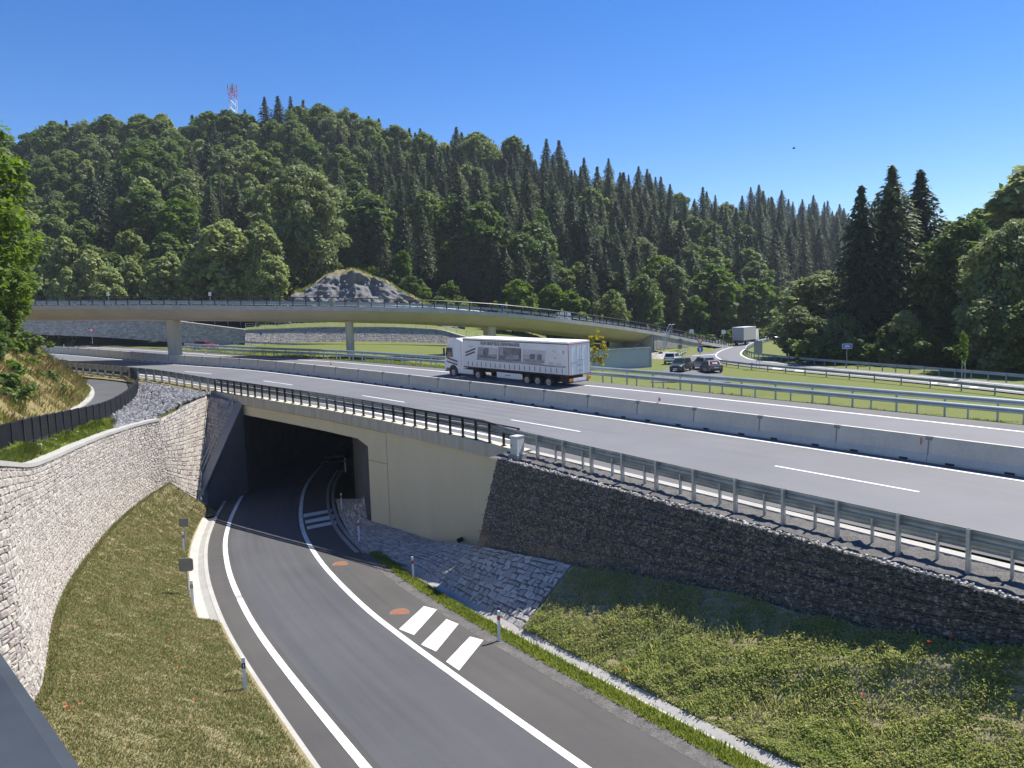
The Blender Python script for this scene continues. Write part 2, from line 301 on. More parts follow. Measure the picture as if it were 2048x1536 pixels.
def gabion_mat():
    m, nt, b = nmat('gabion_stones'); b.inputs['Roughness'].default_value = .9
    tc = N(nt, 'ShaderNodeTexCoord'); v = N(nt, 'ShaderNodeTexVoronoi', Scale=14.); v2 = N(nt, 'ShaderNodeTexVoronoi', Scale=14.); v2.feature = 'DISTANCE_TO_EDGE'
    n = N(nt, 'ShaderNodeTexNoise', Scale=.45, Detail=5.); n.inputs['Roughness'].default_value = .65
    for q in (v, v2, n): nt.links.new(tc.outputs['Object'], q.inputs['Vector'])
    sep = N(nt, 'ShaderNodeSeparateColor'); nt.links.new(v.outputs['Color'], sep.inputs[0])
    r = ramp_node(nt, [(0, (.085, .076, .06)), (.65, (.165, .148, .118)), (1, (.34, .31, .255))]); nt.links.new(sep.outputs[0], r.inputs[0])
    e = ramp_node(nt, [(0, (.12, .12, .12)), (.05, (1, 1, 1))]); nt.links.new(v2.outputs['Distance'], e.inputs[0])
    mu = N(nt, 'ShaderNodeMix'); mu.data_type = 'RGBA'; mu.blend_type = 'MULTIPLY'; mu.inputs[0].default_value = 1; nt.links.new(r.outputs[0], mu.inputs[6]); nt.links.new(e.outputs[0], mu.inputs[7])
    sx = N(nt, 'ShaderNodeSeparateXYZ'); nt.links.new(tc.outputs['Object'], sx.inputs[0])
    mr = N(nt, 'ShaderNodeMapRange'); mr.inputs[1].default_value = 4.2; mr.inputs[2].default_value = 2.2; nt.links.new(sx.outputs['Z'], mr.inputs[0])
    nr = ramp_node(nt, [(.5, (0, 0, 0)), (.62, (1, 1, 1))]); nt.links.new(n.outputs['Fac'], nr.inputs[0])
    mm = N(nt, 'ShaderNodeMath'); mm.operation = 'MULTIPLY'; nt.links.new(mr.outputs[0], mm.inputs[0]); nt.links.new(nr.outputs[0], mm.inputs[1])
    mx = N(nt, 'ShaderNodeMix'); mx.data_type = 'RGBA'; mx.inputs[7].default_value = (.32, .24, .135, 1); nt.links.new(mm.outputs[0], mx.inputs[0]); nt.links.new(mu.outputs[2], mx.inputs[6]); nt.links.new(mx.outputs[2], b.inputs['Base Color'])
    bp = N(nt, 'ShaderNodeBump', Strength=1., Distance=.06); nt.links.new(v2.outputs['Distance'], bp.inputs['Height']); nt.links.new(bp.outputs[0], b.inputs['Normal']); return m
M['gabion'] = gabion_mat()
# ================================================================== SETTING
_hu = [-1200, 0, 300, 650, 900, 1100, 1300, 1500, 1700, 1850, 2100, 4000]
_hb = [150, 150, 150, 166, 164, 172, 185, 215, 250, 130, 105, 105]
_hc = [300, 300, 300, 310, 315, 330, 360, 420, 540, 420, 330, 330]
_hz = [76, 64, 73, 78, 67, 61, 58, 58, 58, 56, 52, 52]
def hill_par(x, y):
    u = 1024 + FOC * x / max(y, 20.); return np.interp(u, _hu, _hb), np.interp(u, _hu, _hc), np.interp(u, _hu, _hz)
def ground(x, y):
    off, t = off_t(x, y)
    if off > -8.7: return -2.5
    mz = motz(x, y); zl = float(np.interp(t, [400, 440, 470, 495, 520, 560, 640], [5.2, 5.5, 5.8, 7.4, 8.4, 9.4, 10.6]))
    d = max(0., -off - 12.6); w = min(max((x + 5) / 23, 0), 1); w = w * w * (3 - 2 * w); zl = zl * (1 - w) + 5.58 * w
    if zl < mz: z = max(zl, mz - .14 - .27 * d)
    else: z = mz - .14 + min(zl - mz + .14, d * .3)
    z += min(max((-off - 20) * .12, 0), 5) * min(max((t - 525) / 40, 0), 1)
    Db, Dc, Zc = hill_par(x, y)
    if y > Db:
        s = min((y - Db) / (Dc - Db), 1.); z = z + (Zc - z) * s ** 1.08
        z += 1.6 * math.sin(x * .07 + y * .021) * math.sin(y * .05) * min(1, s * 6)
        if y > Dc: z -= (y - Dc) * .01
    return z
def struct(name, o): return tag(o, kind='structure')
def build_terrain():
    xs = np.r_[np.arange(-1500, -150, 30), np.arange(-150, 150, 2.5), np.arange(150, 1501, 30)]
    ys = np.r_[np.arange(-45, 190, 2.5), np.arange(190, 420, 6), np.arange(420, 800, 20), np.arange(800, 2401, 100)]
    V = [(x, y, ground(x, y)) for y in ys for x in xs]; n = len(xs); F = []; mi = []
    for j in range(len(ys) - 1):
        for i in range(n - 1):
            F.append((j * n + i, j * n + i + 1, (j + 1) * n + i + 1, (j + 1) * n + i)); x, y = xs[i], ys[j]
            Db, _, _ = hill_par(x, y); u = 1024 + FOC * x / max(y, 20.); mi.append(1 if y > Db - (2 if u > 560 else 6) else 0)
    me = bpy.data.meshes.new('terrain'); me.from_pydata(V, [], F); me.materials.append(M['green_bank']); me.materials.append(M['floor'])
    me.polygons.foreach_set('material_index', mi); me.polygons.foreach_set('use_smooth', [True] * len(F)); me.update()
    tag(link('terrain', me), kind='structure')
build_terrain()
# ------------------------------------------------------------------ motorway
T0, T1 = 392., 640.
def msheet(name, offs, mat, h=0., t0=T0, t1=T1, step=2.):
    ts = np.linspace(t0, t1, int((t1 - t0) / step) + 1); mb = MB(); mb.loft([[MP(t, o, h) for t in ts] for o in offs])
    o = mb.build(name, mat, fix=False); grid_uv(o, len(ts), len(offs), ts, offs); return tag(o, kind='structure')
def upfix(o):
    me = o.data
    if me.polygons[0].normal.z < 0: me.flip_normals()
    return o
upfix(msheet('motorway', [-9.5, -5, 0, 5, 9.6], M['asphalt']))
upfix(msheet('motorway_shoulder', [-11.1, -9.4], M['asphalt_shoulder'], .004)); upfix(msheet('motorway_shoulder', [9.5, 10.3], M['asphalt_shoulder'], .004))
def marks(name, segs, mat):      # segs: (t0,t1,off0,off1)
    mb = MB()
    for a, b, o0, o1 in segs:
        ts = np.linspace(a, b, max(2, int((b - a) / 2) + 1)); mb.loft([[MP(t, o0, .009) for t in ts], [MP(t, o1, .009) for t in ts]])
    o = mb.build(name, mat, fix=False); upfix(o); return tag(o, kind='structure')
marks('road_marking', [(T0, T1, .82, 1.07), (T0, T1, -1.07, -.82), (T0, T1, 8.85, 9.1), (T0, T1, -9.2, -8.95)], M['paint'])
marks('road_marking', [(434.9 + 18 * k, 440.9 + 18 * k, 4.98, 5.13) for k in range(-2, 9)] + [(437.9 + 18 * k, 443.9 + 18 * k, -5.1, -4.95) for k in range(-2, 9)], M['paint'])
gt_off = lambda t: float(np.interp(t, [392, 429, 440, 450, 454], [13.7, 13.05, 12.66, 12.32, 12.2]))
curb_off = lambda t: float(np.interp(t, [446, 451, 457, 465, 473, 482, 491, 500], [10.85, 10.72, 10.6, 10.56, 10.72, 11.2, 11.65, 12.0]))
strip_off = lambda t: float(np.interp(t, [392, 429, 440, 449, 455, 520], [11.2, 10.75, 10.5, 10.2, 10.1, 10.4]))
# pale concrete edge strip, gravel shoulder
mb = MB(); sweep(mb, 392, 451, [(0, -.2), (0, .07), (.36, .07), (.36, -.2)], offf=strip_off); tag(mb.build('kerb_strip', M['concrete_pale']), kind='structure')
mb = MB(); sweep(mb, 491.5, 560, [(0, -.2), (0, .07), (.36, .07), (.36, -.2)], offf=strip_off); tag(mb.build('kerb_strip', M['concrete_pale']), kind='structure')
def noisy_sheet(name, lines, mat, amp=.03, sub=6, res=120, kind='structure', smooth=True, seed=1):
    r = np.random.default_rng(seed); L = []
    for a, b in zip(lines[:-1], lines[1:]):
        A, B = poly_at(a, np.linspace(0, 1, res)), poly_at(b, np.linspace(0, 1, res)); L += [A + (B - A) * k / sub for k in range(sub)]
    L.append(poly_at(lines[-1], np.linspace(0, 1, res))); L = np.array(L)
    nz = r.normal(0, amp, L.shape[:2]); nz[0] *= .2; nz[-1] *= .2; L[:, :, 2] += nz
    mb = MB(); mb.loft([list(l) for l in L]); o = mb.build(name, mat, smooth=smooth, fix=False); me = o.data
    if sum(p.normal.z for p in me.polygons) < 0: me.flip_normals()
    return tag(o, kind=kind)
tsg = np.linspace(392, 452, 60)
noisy_sheet('gravel_shoulder', [[MP(t, strip_off(t) + .34, .03) for t in tsg], [MP(t, gt_off(t) - .05, -.06) for t in tsg]], M['gravel'], .025, 10, 300)
tsl = np.linspace(491, 560, 40)
noisy_sheet('gravel_shoulder', [[MP(t, strip_off(t) + .34, .03) for t in tsl], [MP(t, 12.6 + .0 * t, -.1) for t in tsl]], M['drygrass'], .03, 5, 120)
# ------------------------------------------------------------------ ramp through the underpass
def rsheet(name, o0, o1, mat, z=0., y0=-9, y1=93, n=4):
    ls = [list(ramp(o, z, y0, y1)) for o in ((o0, o1) if callable(o0) else np.linspace(o0, o1, n))]; mb = MB(); mb.loft(ls); o = mb.build(name, mat, fix=False); grid_uv(o, len(ls[0]), len(ls), np.arange(len(ls[0])) * .75, np.linspace(0, 5, len(ls)) if callable(o0) else np.linspace(o0, o1, n)); upfix(o); return tag(o, kind='structure')
rsheet('ramp_road', .3, 4.5, M['asphalt_dark'], 0); rsheet('ramp_road_edge', -.97, .45, M['asphalt_edge'], -.004); rsheet('ramp_road_edge', 4.4, 7.0, M['asphalt_edge'], -.004)
rsheet('road_marking', -.13, .13, M['paint'], .007, 33); rsheet('road_marking', -.13, .13, M['paint_old'], .007, -9, 34)
rsheet('road_marking', (lambda y: RO(y) - .13), (lambda y: RO(y) + .13), M['paint_old'], .007, n=2)
def near_ramp(x, y):             # (offset, index) of a plan point relative to the ramp line
    d = np.hypot(RL[:, 0] - x, RL[:, 1] - y); i = int(d.argmin()); v = np.array([x, y]) - RL[i]; return float(v @ RNORM[i]), i
mb = MB()
for quad in [((798, 1258), (828, 1270), (874, 1219), (848, 1212)), ((842, 1289), (872, 1303), (917, 1248), (893, 1238)), ((892, 1323), (918, 1341), (967, 1280), (940, 1273)),
             ((607, 1035), (607, 1028), (665, 1018), (664, 1024)), ((611, 1047), (610, 1041), (668, 1029), (669, 1037)), ((615, 1059), (613, 1053), (672, 1041), (674, 1047)),
             ((640, 928), (642, 925), (690, 920), (690, 924)), ((648, 917), (650, 914), (690, 910), (690, 913))]:
    mb.add([on_ramp(x, y, .009) for x, y in quad], [(0, 1, 2, 3)])
o = mb.build('road_marking', M['paint'], fix=False); upfix(o); tag(o, kind='structure')
# kerbs, gutters
mb = MB(); P = ramp(-.97, 0, -9, 60); sweep_path(mb, P, [(0, -.2), (0, .06), (-.2, .08), (-.2, -.2)]); tag(mb.build('kerb', M['concrete_pale']), kind='structure')
mb = MB(); P = ramp(-1.17, 0, 29.2, 54); sweep_path(mb, P, [(0, -.2), (0, .06), (-.3, -.02), (-.75, .14), (-.8, .14), (-.8, -.2)]); tag(mb.build('gutter_left', M['concrete_pale']), kind='structure')
mb = MB(); P = ramp(8.0, 0, -9, 38); sweep_path(mb, P, [(0, -.2), (0, .0), (.28, -.06), (.56, .05), (.56, -.2)]); tag(mb.build('gutter_right', M['concrete_pale']), kind='structure')
for o0 in (6.75, 7.15):
    mb = MB(); P = ramp(o0, 0, 38.5, 70); sweep_path(mb, P, [(0, -.1), (0, .035), (.24, .035), (.24, -.1)]); tag(mb.build('slot_drain', M['concrete']), kind='structure')
noisy_sheet('gravel_verge', [ramp(6.9, .0, -9, 38.5), ramp(7.45, .03, -9, 38.5)], M['gravel'], .012, 5, 200)
noisy_sheet('verge', [ramp(7.4, .03, -9, 38.5), ramp(8.05, .05, -9, 38.5)], M['green_bank'], .015, 4, 120)
# ------------------------------------------------------------------ stone wall on the left
_fp = [tuple(on_ramp(x, y, dz)) for x, y, dz in [(85, 1420, .9), (92, 1320, .95), (105, 1230, 1.0), (130, 1175, 1.1), (160, 1130, 1.25), (195, 1085, 1.5), (235, 1040, 1.8), (275, 1008, 2.1), (305, 983, 2.4), (338, 967, 2.7)]]
_fp = [(-12.6, 13., float(rz(13.)) + .9), (-13.3, 17., float(rz(17.)) + .9)] + _fp
FOOT3 = smooth_curve(np.array(_fp), 70, 14); FOOT, FZ = FOOT3[:, :2], FOOT3[:, 2]
_ft = np.gradient(FOOT, axis=0); _ft /= np.linalg.norm(_ft, axis=1)[:, None]; FN = np.stack([_ft[:, 1], -_ft[:, 0]], 1)   # towards the ramp
_ytx, _yty = [-600, -100, 0, 62, 110, 160, 215, 270, 362], [900, 929, 931, 935, 916, 892, 870, 852, 831]
def wall_top(i):
    lo, hi = 3., 13.
    for _ in range(40):
        z = (lo + hi) / 2; p = np.r_[FOOT[i] - FN[i] * .1 * (z - FZ[i]), z]; x, y = proj(p)
        if y > np.interp(x, _ytx, _yty): lo = z
        else: hi = z
    return np.r_[FOOT[i] - FN[i] * .1 * (z - FZ[i]), z]
WT = np.array([wall_top(i) for i in range(len(FOOT))])
_k = np.arange(len(WT)); WT[:, 2] = np.convolve(np.r_[[WT[0, 2]] * 3, WT[:, 2], [WT[-1, 2]] * 3], np.ones(7) / 7, 'valid'); WT[:, :2] = FOOT - FN * .1 * (WT[:, 2:] - FZ[:, None])
FT3 = np.c_[FOOT, FZ]
def stone_field(lower, upper, sl=(.3, .62), rh=.26, gap=.014, bulge=.045, rough=.03, seed=3, depth=.05, slack=.0, wobble=1.):
    """irregular squared stones on the surface between two polylines"""
    r = random.Random(seed); lower, upper = np.asarray(lower, float), np.asarray(upper, float)
    n = 160; A, B = poly_at(lower, np.linspace(0, 1, n)), poly_at(upper, np.linspace(0, 1, n)); Lu = np.r_[0, np.cumsum(np.linalg.norm(np.diff((A + B) / 2, axis=0), axis=1))]
    Hm = float(np.mean(np.linalg.norm(B - A, axis=1))); U = Lu[-1]
    def S(u, v):
        q = np.interp(u, Lu, np.arange(n)); i = min(int(q), n - 2); f = q - i; a = A[i] * (1 - f) + A[i + 1] * f; b = B[i] * (1 - f) + B[i + 1] * f; return a + (b - a) * v
    V = []; F = []; v = 0.; k = 0
    while v < 1 - .02:
        dv = min(r.uniform(.78, 1.22) * rh / Hm, 1 - v)
        u = -r.uniform(0, .3)
        while u < U:
            w = r.uniform(*sl); u0, u1 = max(0, u) + gap, min(U, u + w) - gap; u += w
            if u1 - u0 < .06: continue
            split = r.random() < .12; vv = [(v, v + dv)] if not split else [(v, v + dv * .5), (v + dv * .5, v + dv)]
            for va, vb in vv:
                g = gap / Hm; va2, vb2 = va + g, vb - g; wob = [r.uniform(-.25, .25) * rh / Hm * .35 * wobble for _ in range(4)]; wu = [r.uniform(-.03, .03) * wobble for _ in range(4)]
                cor = [S(u0 + wu[0], va2 + wob[0]), S(u1 + wu[1], va2 + wob[1]), S(u1 + wu[2], vb2 + wob[2]), S(u0 + wu[3], vb2 + wob[3])]
                nrm = np.cross(cor[1] - cor[0], cor[3] - cor[0]); nrm /= np.linalg.norm(nrm) + 1e-9
                c = sum(cor) / 4
                if nrm @ (np.array([0, 0, CAMZ]) - c) < 0: nrm = -nrm
                base = len(V)
                for q in cor: V.append(q - nrm * depth)
                for q in cor: V.append(q + nrm * r.uniform(-.3, 1) * rough)
                tl = [r.uniform(-1, 1) * rough for _ in range(2)]
                for q in cor: V.append(c + (q - c) * .62 + nrm * (bulge * r.uniform(.5, 1.3)))
                for a in range(4):
                    b2 = (a + 1) % 4; F.append((base + a, base + b2, base + 4 + b2, base + 4 + a)); F.append((base + 4 + a, base + 4 + b2, base + 8 + b2, base + 8 + a))
                F.append((base + 8, base + 9, base + 10, base + 11))
        v += dv; k += 1
    mb = MB(); mb.v = [tuple(p) for p in V]; mb.f = F; mb.m = [0] * len(F); return mb
def stone_thing(name, label, cat, lower, upper, mat, mat2, back=.04, push=(0, 0, 0), **kw):
    root = empty(name, label, cat, tuple(np.asarray(lower[0], float)))
    lo, up = np.asarray(lower, float), np.asarray(upper, float); n = 60; A, B = poly_at(lo, np.linspace(0, 1, n)), poly_at(up, np.linspace(0, 1, n))
    nr = np.cross(np.gradient(A, axis=0), B - A); nr /= np.linalg.norm(nr, axis=1)[:, None]; sgn = np.where(((np.array([0, 0, CAMZ]) - A) * nr).sum(1) < 0, -1., 1.)[:, None]; nr *= sgn
    mb = MB(); mb.loft([list(A - nr * back * .6), list(B - nr * back * .6), list(B - nr * .45), list(A - nr * .45)], closed=True)
    inv = Matrix.Translation(-Vector(root.location))
    for o in (mb.build('mortar_bed', mat2, root), stone_field(lower, upper, **kw).build('stone_facing', mat, root)): o.matrix_parent_inverse = inv
    return root
q0 = FT3.copy(); q0[:, 2] -= .3
wallroot = stone_thing('stone_retaining_wall', 'long curved retaining wall of pale squared stone beside the sunken ramp', 'retaining wall', q0, WT, M['stone'], M['mortar'], sl=(.22, .48), rh=.2, gap=.008, bulge=.05, rough=.045, seed=5)
mb = MB(); Wc = WT.copy(); sweep_path(mb, Wc[:, :], [(.09, -.02), (.09, .14), (-.5, .16), (-.5, -.1)]); cp = mb.build('coping', M['concrete_pale'], wallroot); cp.matrix_parent_inverse = Matrix.Translation(-Vector(wallroot.location))
# lawn between ramp and wall
lawn_lo = ramp(-1.9, .12, 6, 55); lawn_lo[:, :2] = np.where((lawn_lo[:, 1:2] < 29.5) | (lawn_lo[:, 1:2] > 53.5), ramp(-1.15, 0, 6, 55)[:, :2], lawn_lo[:, :2])
lawn_up = [tuple(p - FN[i] * -.0) + (FZ[i] + .02,) for i, p in enumerate(FOOT)]
lawn_up = [(-9.5, 7., 3.4)] + lawn_up
noisy_sheet('lawn', [lawn_lo, lawn_up], M['lawn_soil'], .02, 16, 160, seed=4)
LAWN = (lawn_lo, np.array(lawn_up))
# ------------------------------------------------------------------ cone of pitched stone beside the portal
c_tl = WT[-1] + np.array([0, 0, .05]); c_bl = np.r_[FOOT[-1], FZ[-1] - .15]
c_tr = np.array([-26.1, 64.2, 7.3]); c_br = on_ramp(403, 1008, .5)
up_l = [c_tl + (c_tr - c_tl) * k for k in (0, .5, 1)]
mid = (c_bl + c_br) / 2 + np.array([.3, -.5, 0])
stone_thing('pitched_stone_slope', 'steep slope paved with pale rough stones left of the tunnel portal', 'stone slope', [c_bl, mid, c_br], [c_tl, (c_tl + c_tr) / 2 + np.array([.1, .3, .1]), c_tr], M['stone'], M['joint'], sl=(.35, .75), rh=.36, bulge=.03, rough=.03, gap=.02, seed=8)
# ------------------------------------------------------------------ underpass bridge
BR = empty('underpass_bridge', 'pale concrete underpass bridge carrying the motorway over the ramp', 'bridge', (0, 0, 0))
PF = [(-.55, -.62), (-.55, .12), (0, .10), (0, -.62)]
mb = MB(); sweep(mb, 451.2, 491.2, PF, 1.0, offf=curb_off); mb.build('fascia', M['fascia'], BR)
tj, tl = 467.2, 485.7
zb_ = lambda t: -2.2 if t <= tj else float(np.interp(t, [tj + .001, tj + 1.3, tl], [5.0, 5.4, 5.8]))
def wall_face(name, ts, zbf, ztf, o_front, th, mat, parent):
    f = []
    for o, zf in ((o_front, zbf), (o_front, ztf), (o_front - th, ztf), (o_front - th, zbf)):
        f.append([np.r_[MP(t, curb_off(t) + o)[:2], zf(t)] for t in ts])
    mb = MB(); mb.loft(f, closed=True); return mb.build(name, mat, parent)
ztop = lambda t: MP(t, curb_off(t))[2] - .55
wall_face('wing_wall', np.linspace(450.2, tj, 24), lambda t: -2.2, ztop, -.22, .7, M['wall'], BR)
wall_face('lintel', np.r_[tj + .0011, np.linspace(tj + 1.3, tl + 1.4, 24)], zb_, ztop, -.22, .7, M['wall'], BR)
mb = MB()
for ta, tb, za, zb in ((464.9, 464.94, -.5, None), ):
    n = 2; mb.loft([[np.r_[MP(ta, curb_off(ta) - .214)[:2], za], np.r_[MP(ta, curb_off(ta) - .214)[:2], ztop(ta)]], [np.r_[MP(tb, curb_off(tb) - .214)[:2], za], np.r_[MP(tb, curb_off(tb) - .214)[:2], ztop(tb)]]])
tsj = np.linspace(464.9, tj, 6); mb.loft([[np.r_[MP(t, curb_off(t) - .214)[:2], 4.1] for t in tsj], [np.r_[MP(t, curb_off(t) - .214)[:2], 4.13] for t in tsj]])
tsj = np.linspace(464.9, tl, 30); mb.loft([[np.r_[MP(t, curb_off(t) - .214)[:2], ztop(t) - .18] for t in tsj], [np.r_[MP(t, curb_off(t) - .214)[:2], ztop(t) - .155] for t in tsj]])
mb.build('expansion_joint', M['joint'], BR)
pj = MP(tj, curb_off(tj) - .25)[:2]; pl = MP(tl, curb_off(tl) - .25)[:2]
oj, ij = near_ramp(*pj); ol, il = near_ramp(*pl)
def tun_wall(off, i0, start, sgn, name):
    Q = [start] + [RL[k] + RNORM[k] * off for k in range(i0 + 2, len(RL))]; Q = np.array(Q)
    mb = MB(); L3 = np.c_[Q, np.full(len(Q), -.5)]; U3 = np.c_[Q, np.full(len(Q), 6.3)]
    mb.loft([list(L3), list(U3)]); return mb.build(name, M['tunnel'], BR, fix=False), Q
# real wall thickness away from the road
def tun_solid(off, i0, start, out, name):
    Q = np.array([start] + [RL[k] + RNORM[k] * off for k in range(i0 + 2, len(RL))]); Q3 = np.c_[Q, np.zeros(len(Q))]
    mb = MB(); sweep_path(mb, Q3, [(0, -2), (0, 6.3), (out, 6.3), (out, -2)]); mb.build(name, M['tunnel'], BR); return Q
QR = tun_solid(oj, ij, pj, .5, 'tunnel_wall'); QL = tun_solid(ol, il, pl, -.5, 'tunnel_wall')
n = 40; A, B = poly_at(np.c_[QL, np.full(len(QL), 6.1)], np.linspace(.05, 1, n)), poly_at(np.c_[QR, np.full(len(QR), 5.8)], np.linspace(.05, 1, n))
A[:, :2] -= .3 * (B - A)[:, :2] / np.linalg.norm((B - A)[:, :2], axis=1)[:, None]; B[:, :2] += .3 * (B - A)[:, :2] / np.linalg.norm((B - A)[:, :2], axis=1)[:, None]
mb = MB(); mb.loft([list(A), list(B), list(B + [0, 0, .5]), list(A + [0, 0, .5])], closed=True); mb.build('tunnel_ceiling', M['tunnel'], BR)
a, b = QL[-1], QR[-1]; mb = MB(); mb.add([(a[0], a[1], -2), (b[0], b[1], -2), (b[0], b[1], 6.3), (a[0], a[1], 6.3)] + [(a[0] + .1, a[1] + .5, -2), (b[0] + .1, b[1] + .5, -2), (b[0] + .1, b[1] + .5, 6.3), (a[0] + .1, a[1] + .5, 6.3)], [(0, 1, 2, 3), (7, 6, 5, 4), (0, 4, 5, 1), (3, 2, 6, 7), (0, 3, 7, 4), (1, 5, 6, 2)]); mb.build('tunnel_wall', M['tunnel'], BR)  # end wall added across the unseen far end, keeps the tunnel dark
# left wing wall with its sloping coping
w0 = np.array([pl[0] + .1, pl[1] - .3]); w1 = on_ramp(409, 1006, .4)[:2]; wz1 = float(rz(w1[1])) + .55; wd = (w1 - w0) / np.linalg.norm(w1 - w0); wn2 = np.array([wd[1], -wd[0]]); wn2 = wn2 if wn2[0] < 0 else -wn2
def wing(name, o0, o1, dz0, dz1, mat, base=-1.):
    mb = MB(); L = []
    for o, tops in ((o0, False), (o0, True), (o1, True), (o1, False)):
        L.append([np.r_[w0 + wn2 * o, 6.75 + dz1 if tops else base], np.r_[w1 + wn2 * o, wz1 + dz1 if tops else base]] if not (base is None) else
                 [np.r_[w0 + wn2 * o, 6.75 + (dz1 if tops else dz0)], np.r_[w1 + wn2 * o, .5 + (dz1 if tops else dz0)]])
    mb.loft(L, closed=True); return mb.build(name, mat, BR)
wing('wing_wall', 0, .6, 0, 0, M['tunnel'], -2.)  # dark tunnel colour puts the inner face's shade into the wall
wing('coping', -.06, .72, .003, .12, M['concrete'], None)
mb = MB(); p = MP(456.9, curb_off(456.9) - .1); p[2] = .95; d = MP(456.9, curb_off(456.9) + .4)[:2] - p[:2]; mb.tube([p, p + np.r_[d * .55, -.03]], .13, 12, cap=False); mb.tube([p, p + np.r_[d * .5, -.03]], .11, 12, mi=0); mb.build('drain_pipe', M['rubber'], BR)
c_tr2 = np.r_[w0 + wn2 * .7, 6.85]; c_br2 = np.r_[w1 + wn2 * .7, wz1 - .1]
stone_thing('pitched_stone_strip', 'narrow strip of rough stones between the portal wing and the steep pale slope', 'stone slope', [c_br, c_br2], [c_tr, c_tr2], M['stone'], M['joint'], sl=(.35, .75), rh=.36, bulge=.03, rough=.03, gap=.02, seed=9)
# stair handrail beside the wing wall
HR = empty('stair_handrail', 'thin double steel handrail on the sloping edge left of the portal', 'handrail')
for hh in (1.05, .55):
    mb = MB(); mb.tube([np.r_[w0 + wn2 * .9, 6.75 + hh], np.r_[w1 + wn2 * .9 + wd * .3, wz1 + hh]], .035, 6); mb.build('rail', M['galv'], HR)
for k in np.linspace(.03, .97, 6):
    q = w0 + (w1 - w0) * k + wn2 * .9; z = 6.75 + (wz1 - 6.75) * k; mb = MB(); mb.tube([np.r_[q, z - .3], np.r_[q, z + 1.05]], .03, 6); mb.build('post', M['galv'], HR)
# ------------------------------------------------------------------ stone paving in front of the wing wall, gabion wall
wall_pt = lambda t, z: np.r_[MP(t, curb_off(t) - .2)[:2], z]
def on_wall(x, y):                # point on the render wall seen at a pixel
    best = None
    for t in np.linspace(450, 468, 181):
        q = MP(t, curb_off(t) - .2); px = 1024; r = None
        z = over(q[0], q[1], x, y); X, Y = proj((q[0], q[1], z))
        if best is None or abs(X - x) < best[0]: best = (abs(X - x), np.r_[q[:2], z])
    return best[1]
tsb = np.array([452, 450.5, 449, 447, 444.5, 442, 438, 434, 430, 425, 415, 400])
gbase_px = [(970, 1093), (1010, 1102), (1077, 1115), (1156, 1131), (1253, 1143), (1326, 1159), (1458, 1180), (1612, 1226), (1770, 1259), (2048, 1297)]
def batter(t):
    return 1.35 if t > 440 else 1.2
GT, GB = [], []
for t in np.linspace(451.2, 400, 64):
    p = MP(t, gt_off(t), .04); z = p[2] - 3
    for _ in range(8):
        b = MP(t, gt_off(t) + .38 * (p[2] - z)); lo, hi = -1., 6.
        for _k2 in range(30):
            z = (lo + hi) / 2; X, Y = proj((b[0], b[1], z)); yb = np.interp(X, [q[0] for q in gbase_px], [q[1] for q in gbase_px])
            if Y > yb: lo = z
            else: hi = z
    if t < 428: z = GB[-1][2] - .02
    GT.append(p); GB.append(np.r_[b[:2], z])
GT, GB = np.array(GT), np.array(GB)
def gabion():
    nu, nv = 620, 74; A, B = poly_at(GB - [0, 0, .4], np.linspace(0, 1, nu)), poly_at(GT, np.linspace(0, 1, nu)); r = np.random.default_rng(11)
    nr = np.cross(np.gradient(A, axis=0), B - A); nr /= np.linalg.norm(nr, axis=1)[:, None]; nr *= np.where(nr[:, 1:2] > 0, -1, 1)
    L = []
    for k in range(nv):
        v = k / (nv - 1); P = A + (B - A) * v; amp = .026 if 0 < k < nv - 1 else .02
        layer = (v * 6.2) % 1; bulge = .018 * math.sin(math.pi * layer) ; P = P + nr * (r.normal(0, amp, nu)[:, None] + bulge); L.append(list(P))
    L.append([p + np.array([0, 0, .05]) - n_ * .12 for p, n_ in zip(L[-1], nr)]); L.append([p - n_ * .5 + np.array([0, 0, -.1]) for p, n_ in zip(B, nr)])
    L.append([p - n_ * 1.2 + np.array([0, 0, -2.5]) for p, n_ in zip(A, nr)])
    # rounded left end
    mb = MB(); mb.loft(L); o = mb.build('gabion_wall', M['gabion'], fix=True)
    return tag(o, 'dark gabion wall of wire-held broken stone below the motorway edge', 'gabion wall')
gab = gabion()
for v in (.18, .36, .53, .7, .86):
    A_, B_ = poly_at(GB, np.linspace(0, 1, 160)), poly_at(GT, np.linspace(0, 1, 160)); mb = MB(); mb.tube([a + (b - a) * v + np.array([-.08, -.07, .02 * math.sin(i * .9)]) for i, (a, b) in enumerate(zip(A_, B_))], .011, 4); o = mb.build('wire', M['black']); o.parent = gab
mb = MB()       # pale crushed stone along the top edge of the gabion
for p, n_ in zip(poly_at(GT, np.linspace(0, 1, 900)), range(900)):
    a = rnd.uniform(.03, .065); c = p + np.array([rnd.uniform(-.14, .14), rnd.uniform(-.1, .1), rnd.uniform(.0, .06)]); mb.box(c, (a * 2, a * 1.5, a), rot=Matrix.Rotation(rnd.uniform(0, 3), 3, 'Z') @ Matrix.Rotation(rnd.uniform(-.5, .5), 3, 'X'), taper=.7)
o = mb.build('stone_edging', M['stone_grey']); o.parent = gab
pav_lo = [ramp(7.45, .1, 56, 58)[0], ramp(7.45, .06, 50, 52)[0], ramp(7.4, .04, 44, 46)[0], ramp(7.2, .05, 38.5, 40)[0], ] + [p for p in ramp(8.54, .05, 5, 60)[::-1] if on_ramp(1041, 1259)[1] < p[1] < 37.6][::2] + [on_ramp(1041, 1259, .06)]
pav_up = [np.r_[QR[8], .2], np.r_[QR[1], .8], on_wall(708, 990), on_wall(735, 1039), on_wall(868, 1081), GB[1] + [0, -.05, .02], GB[3] + [0, -.05, .02], GB[5] + [0, -.05, .02], at_z(1156, 1131, 1.2)]
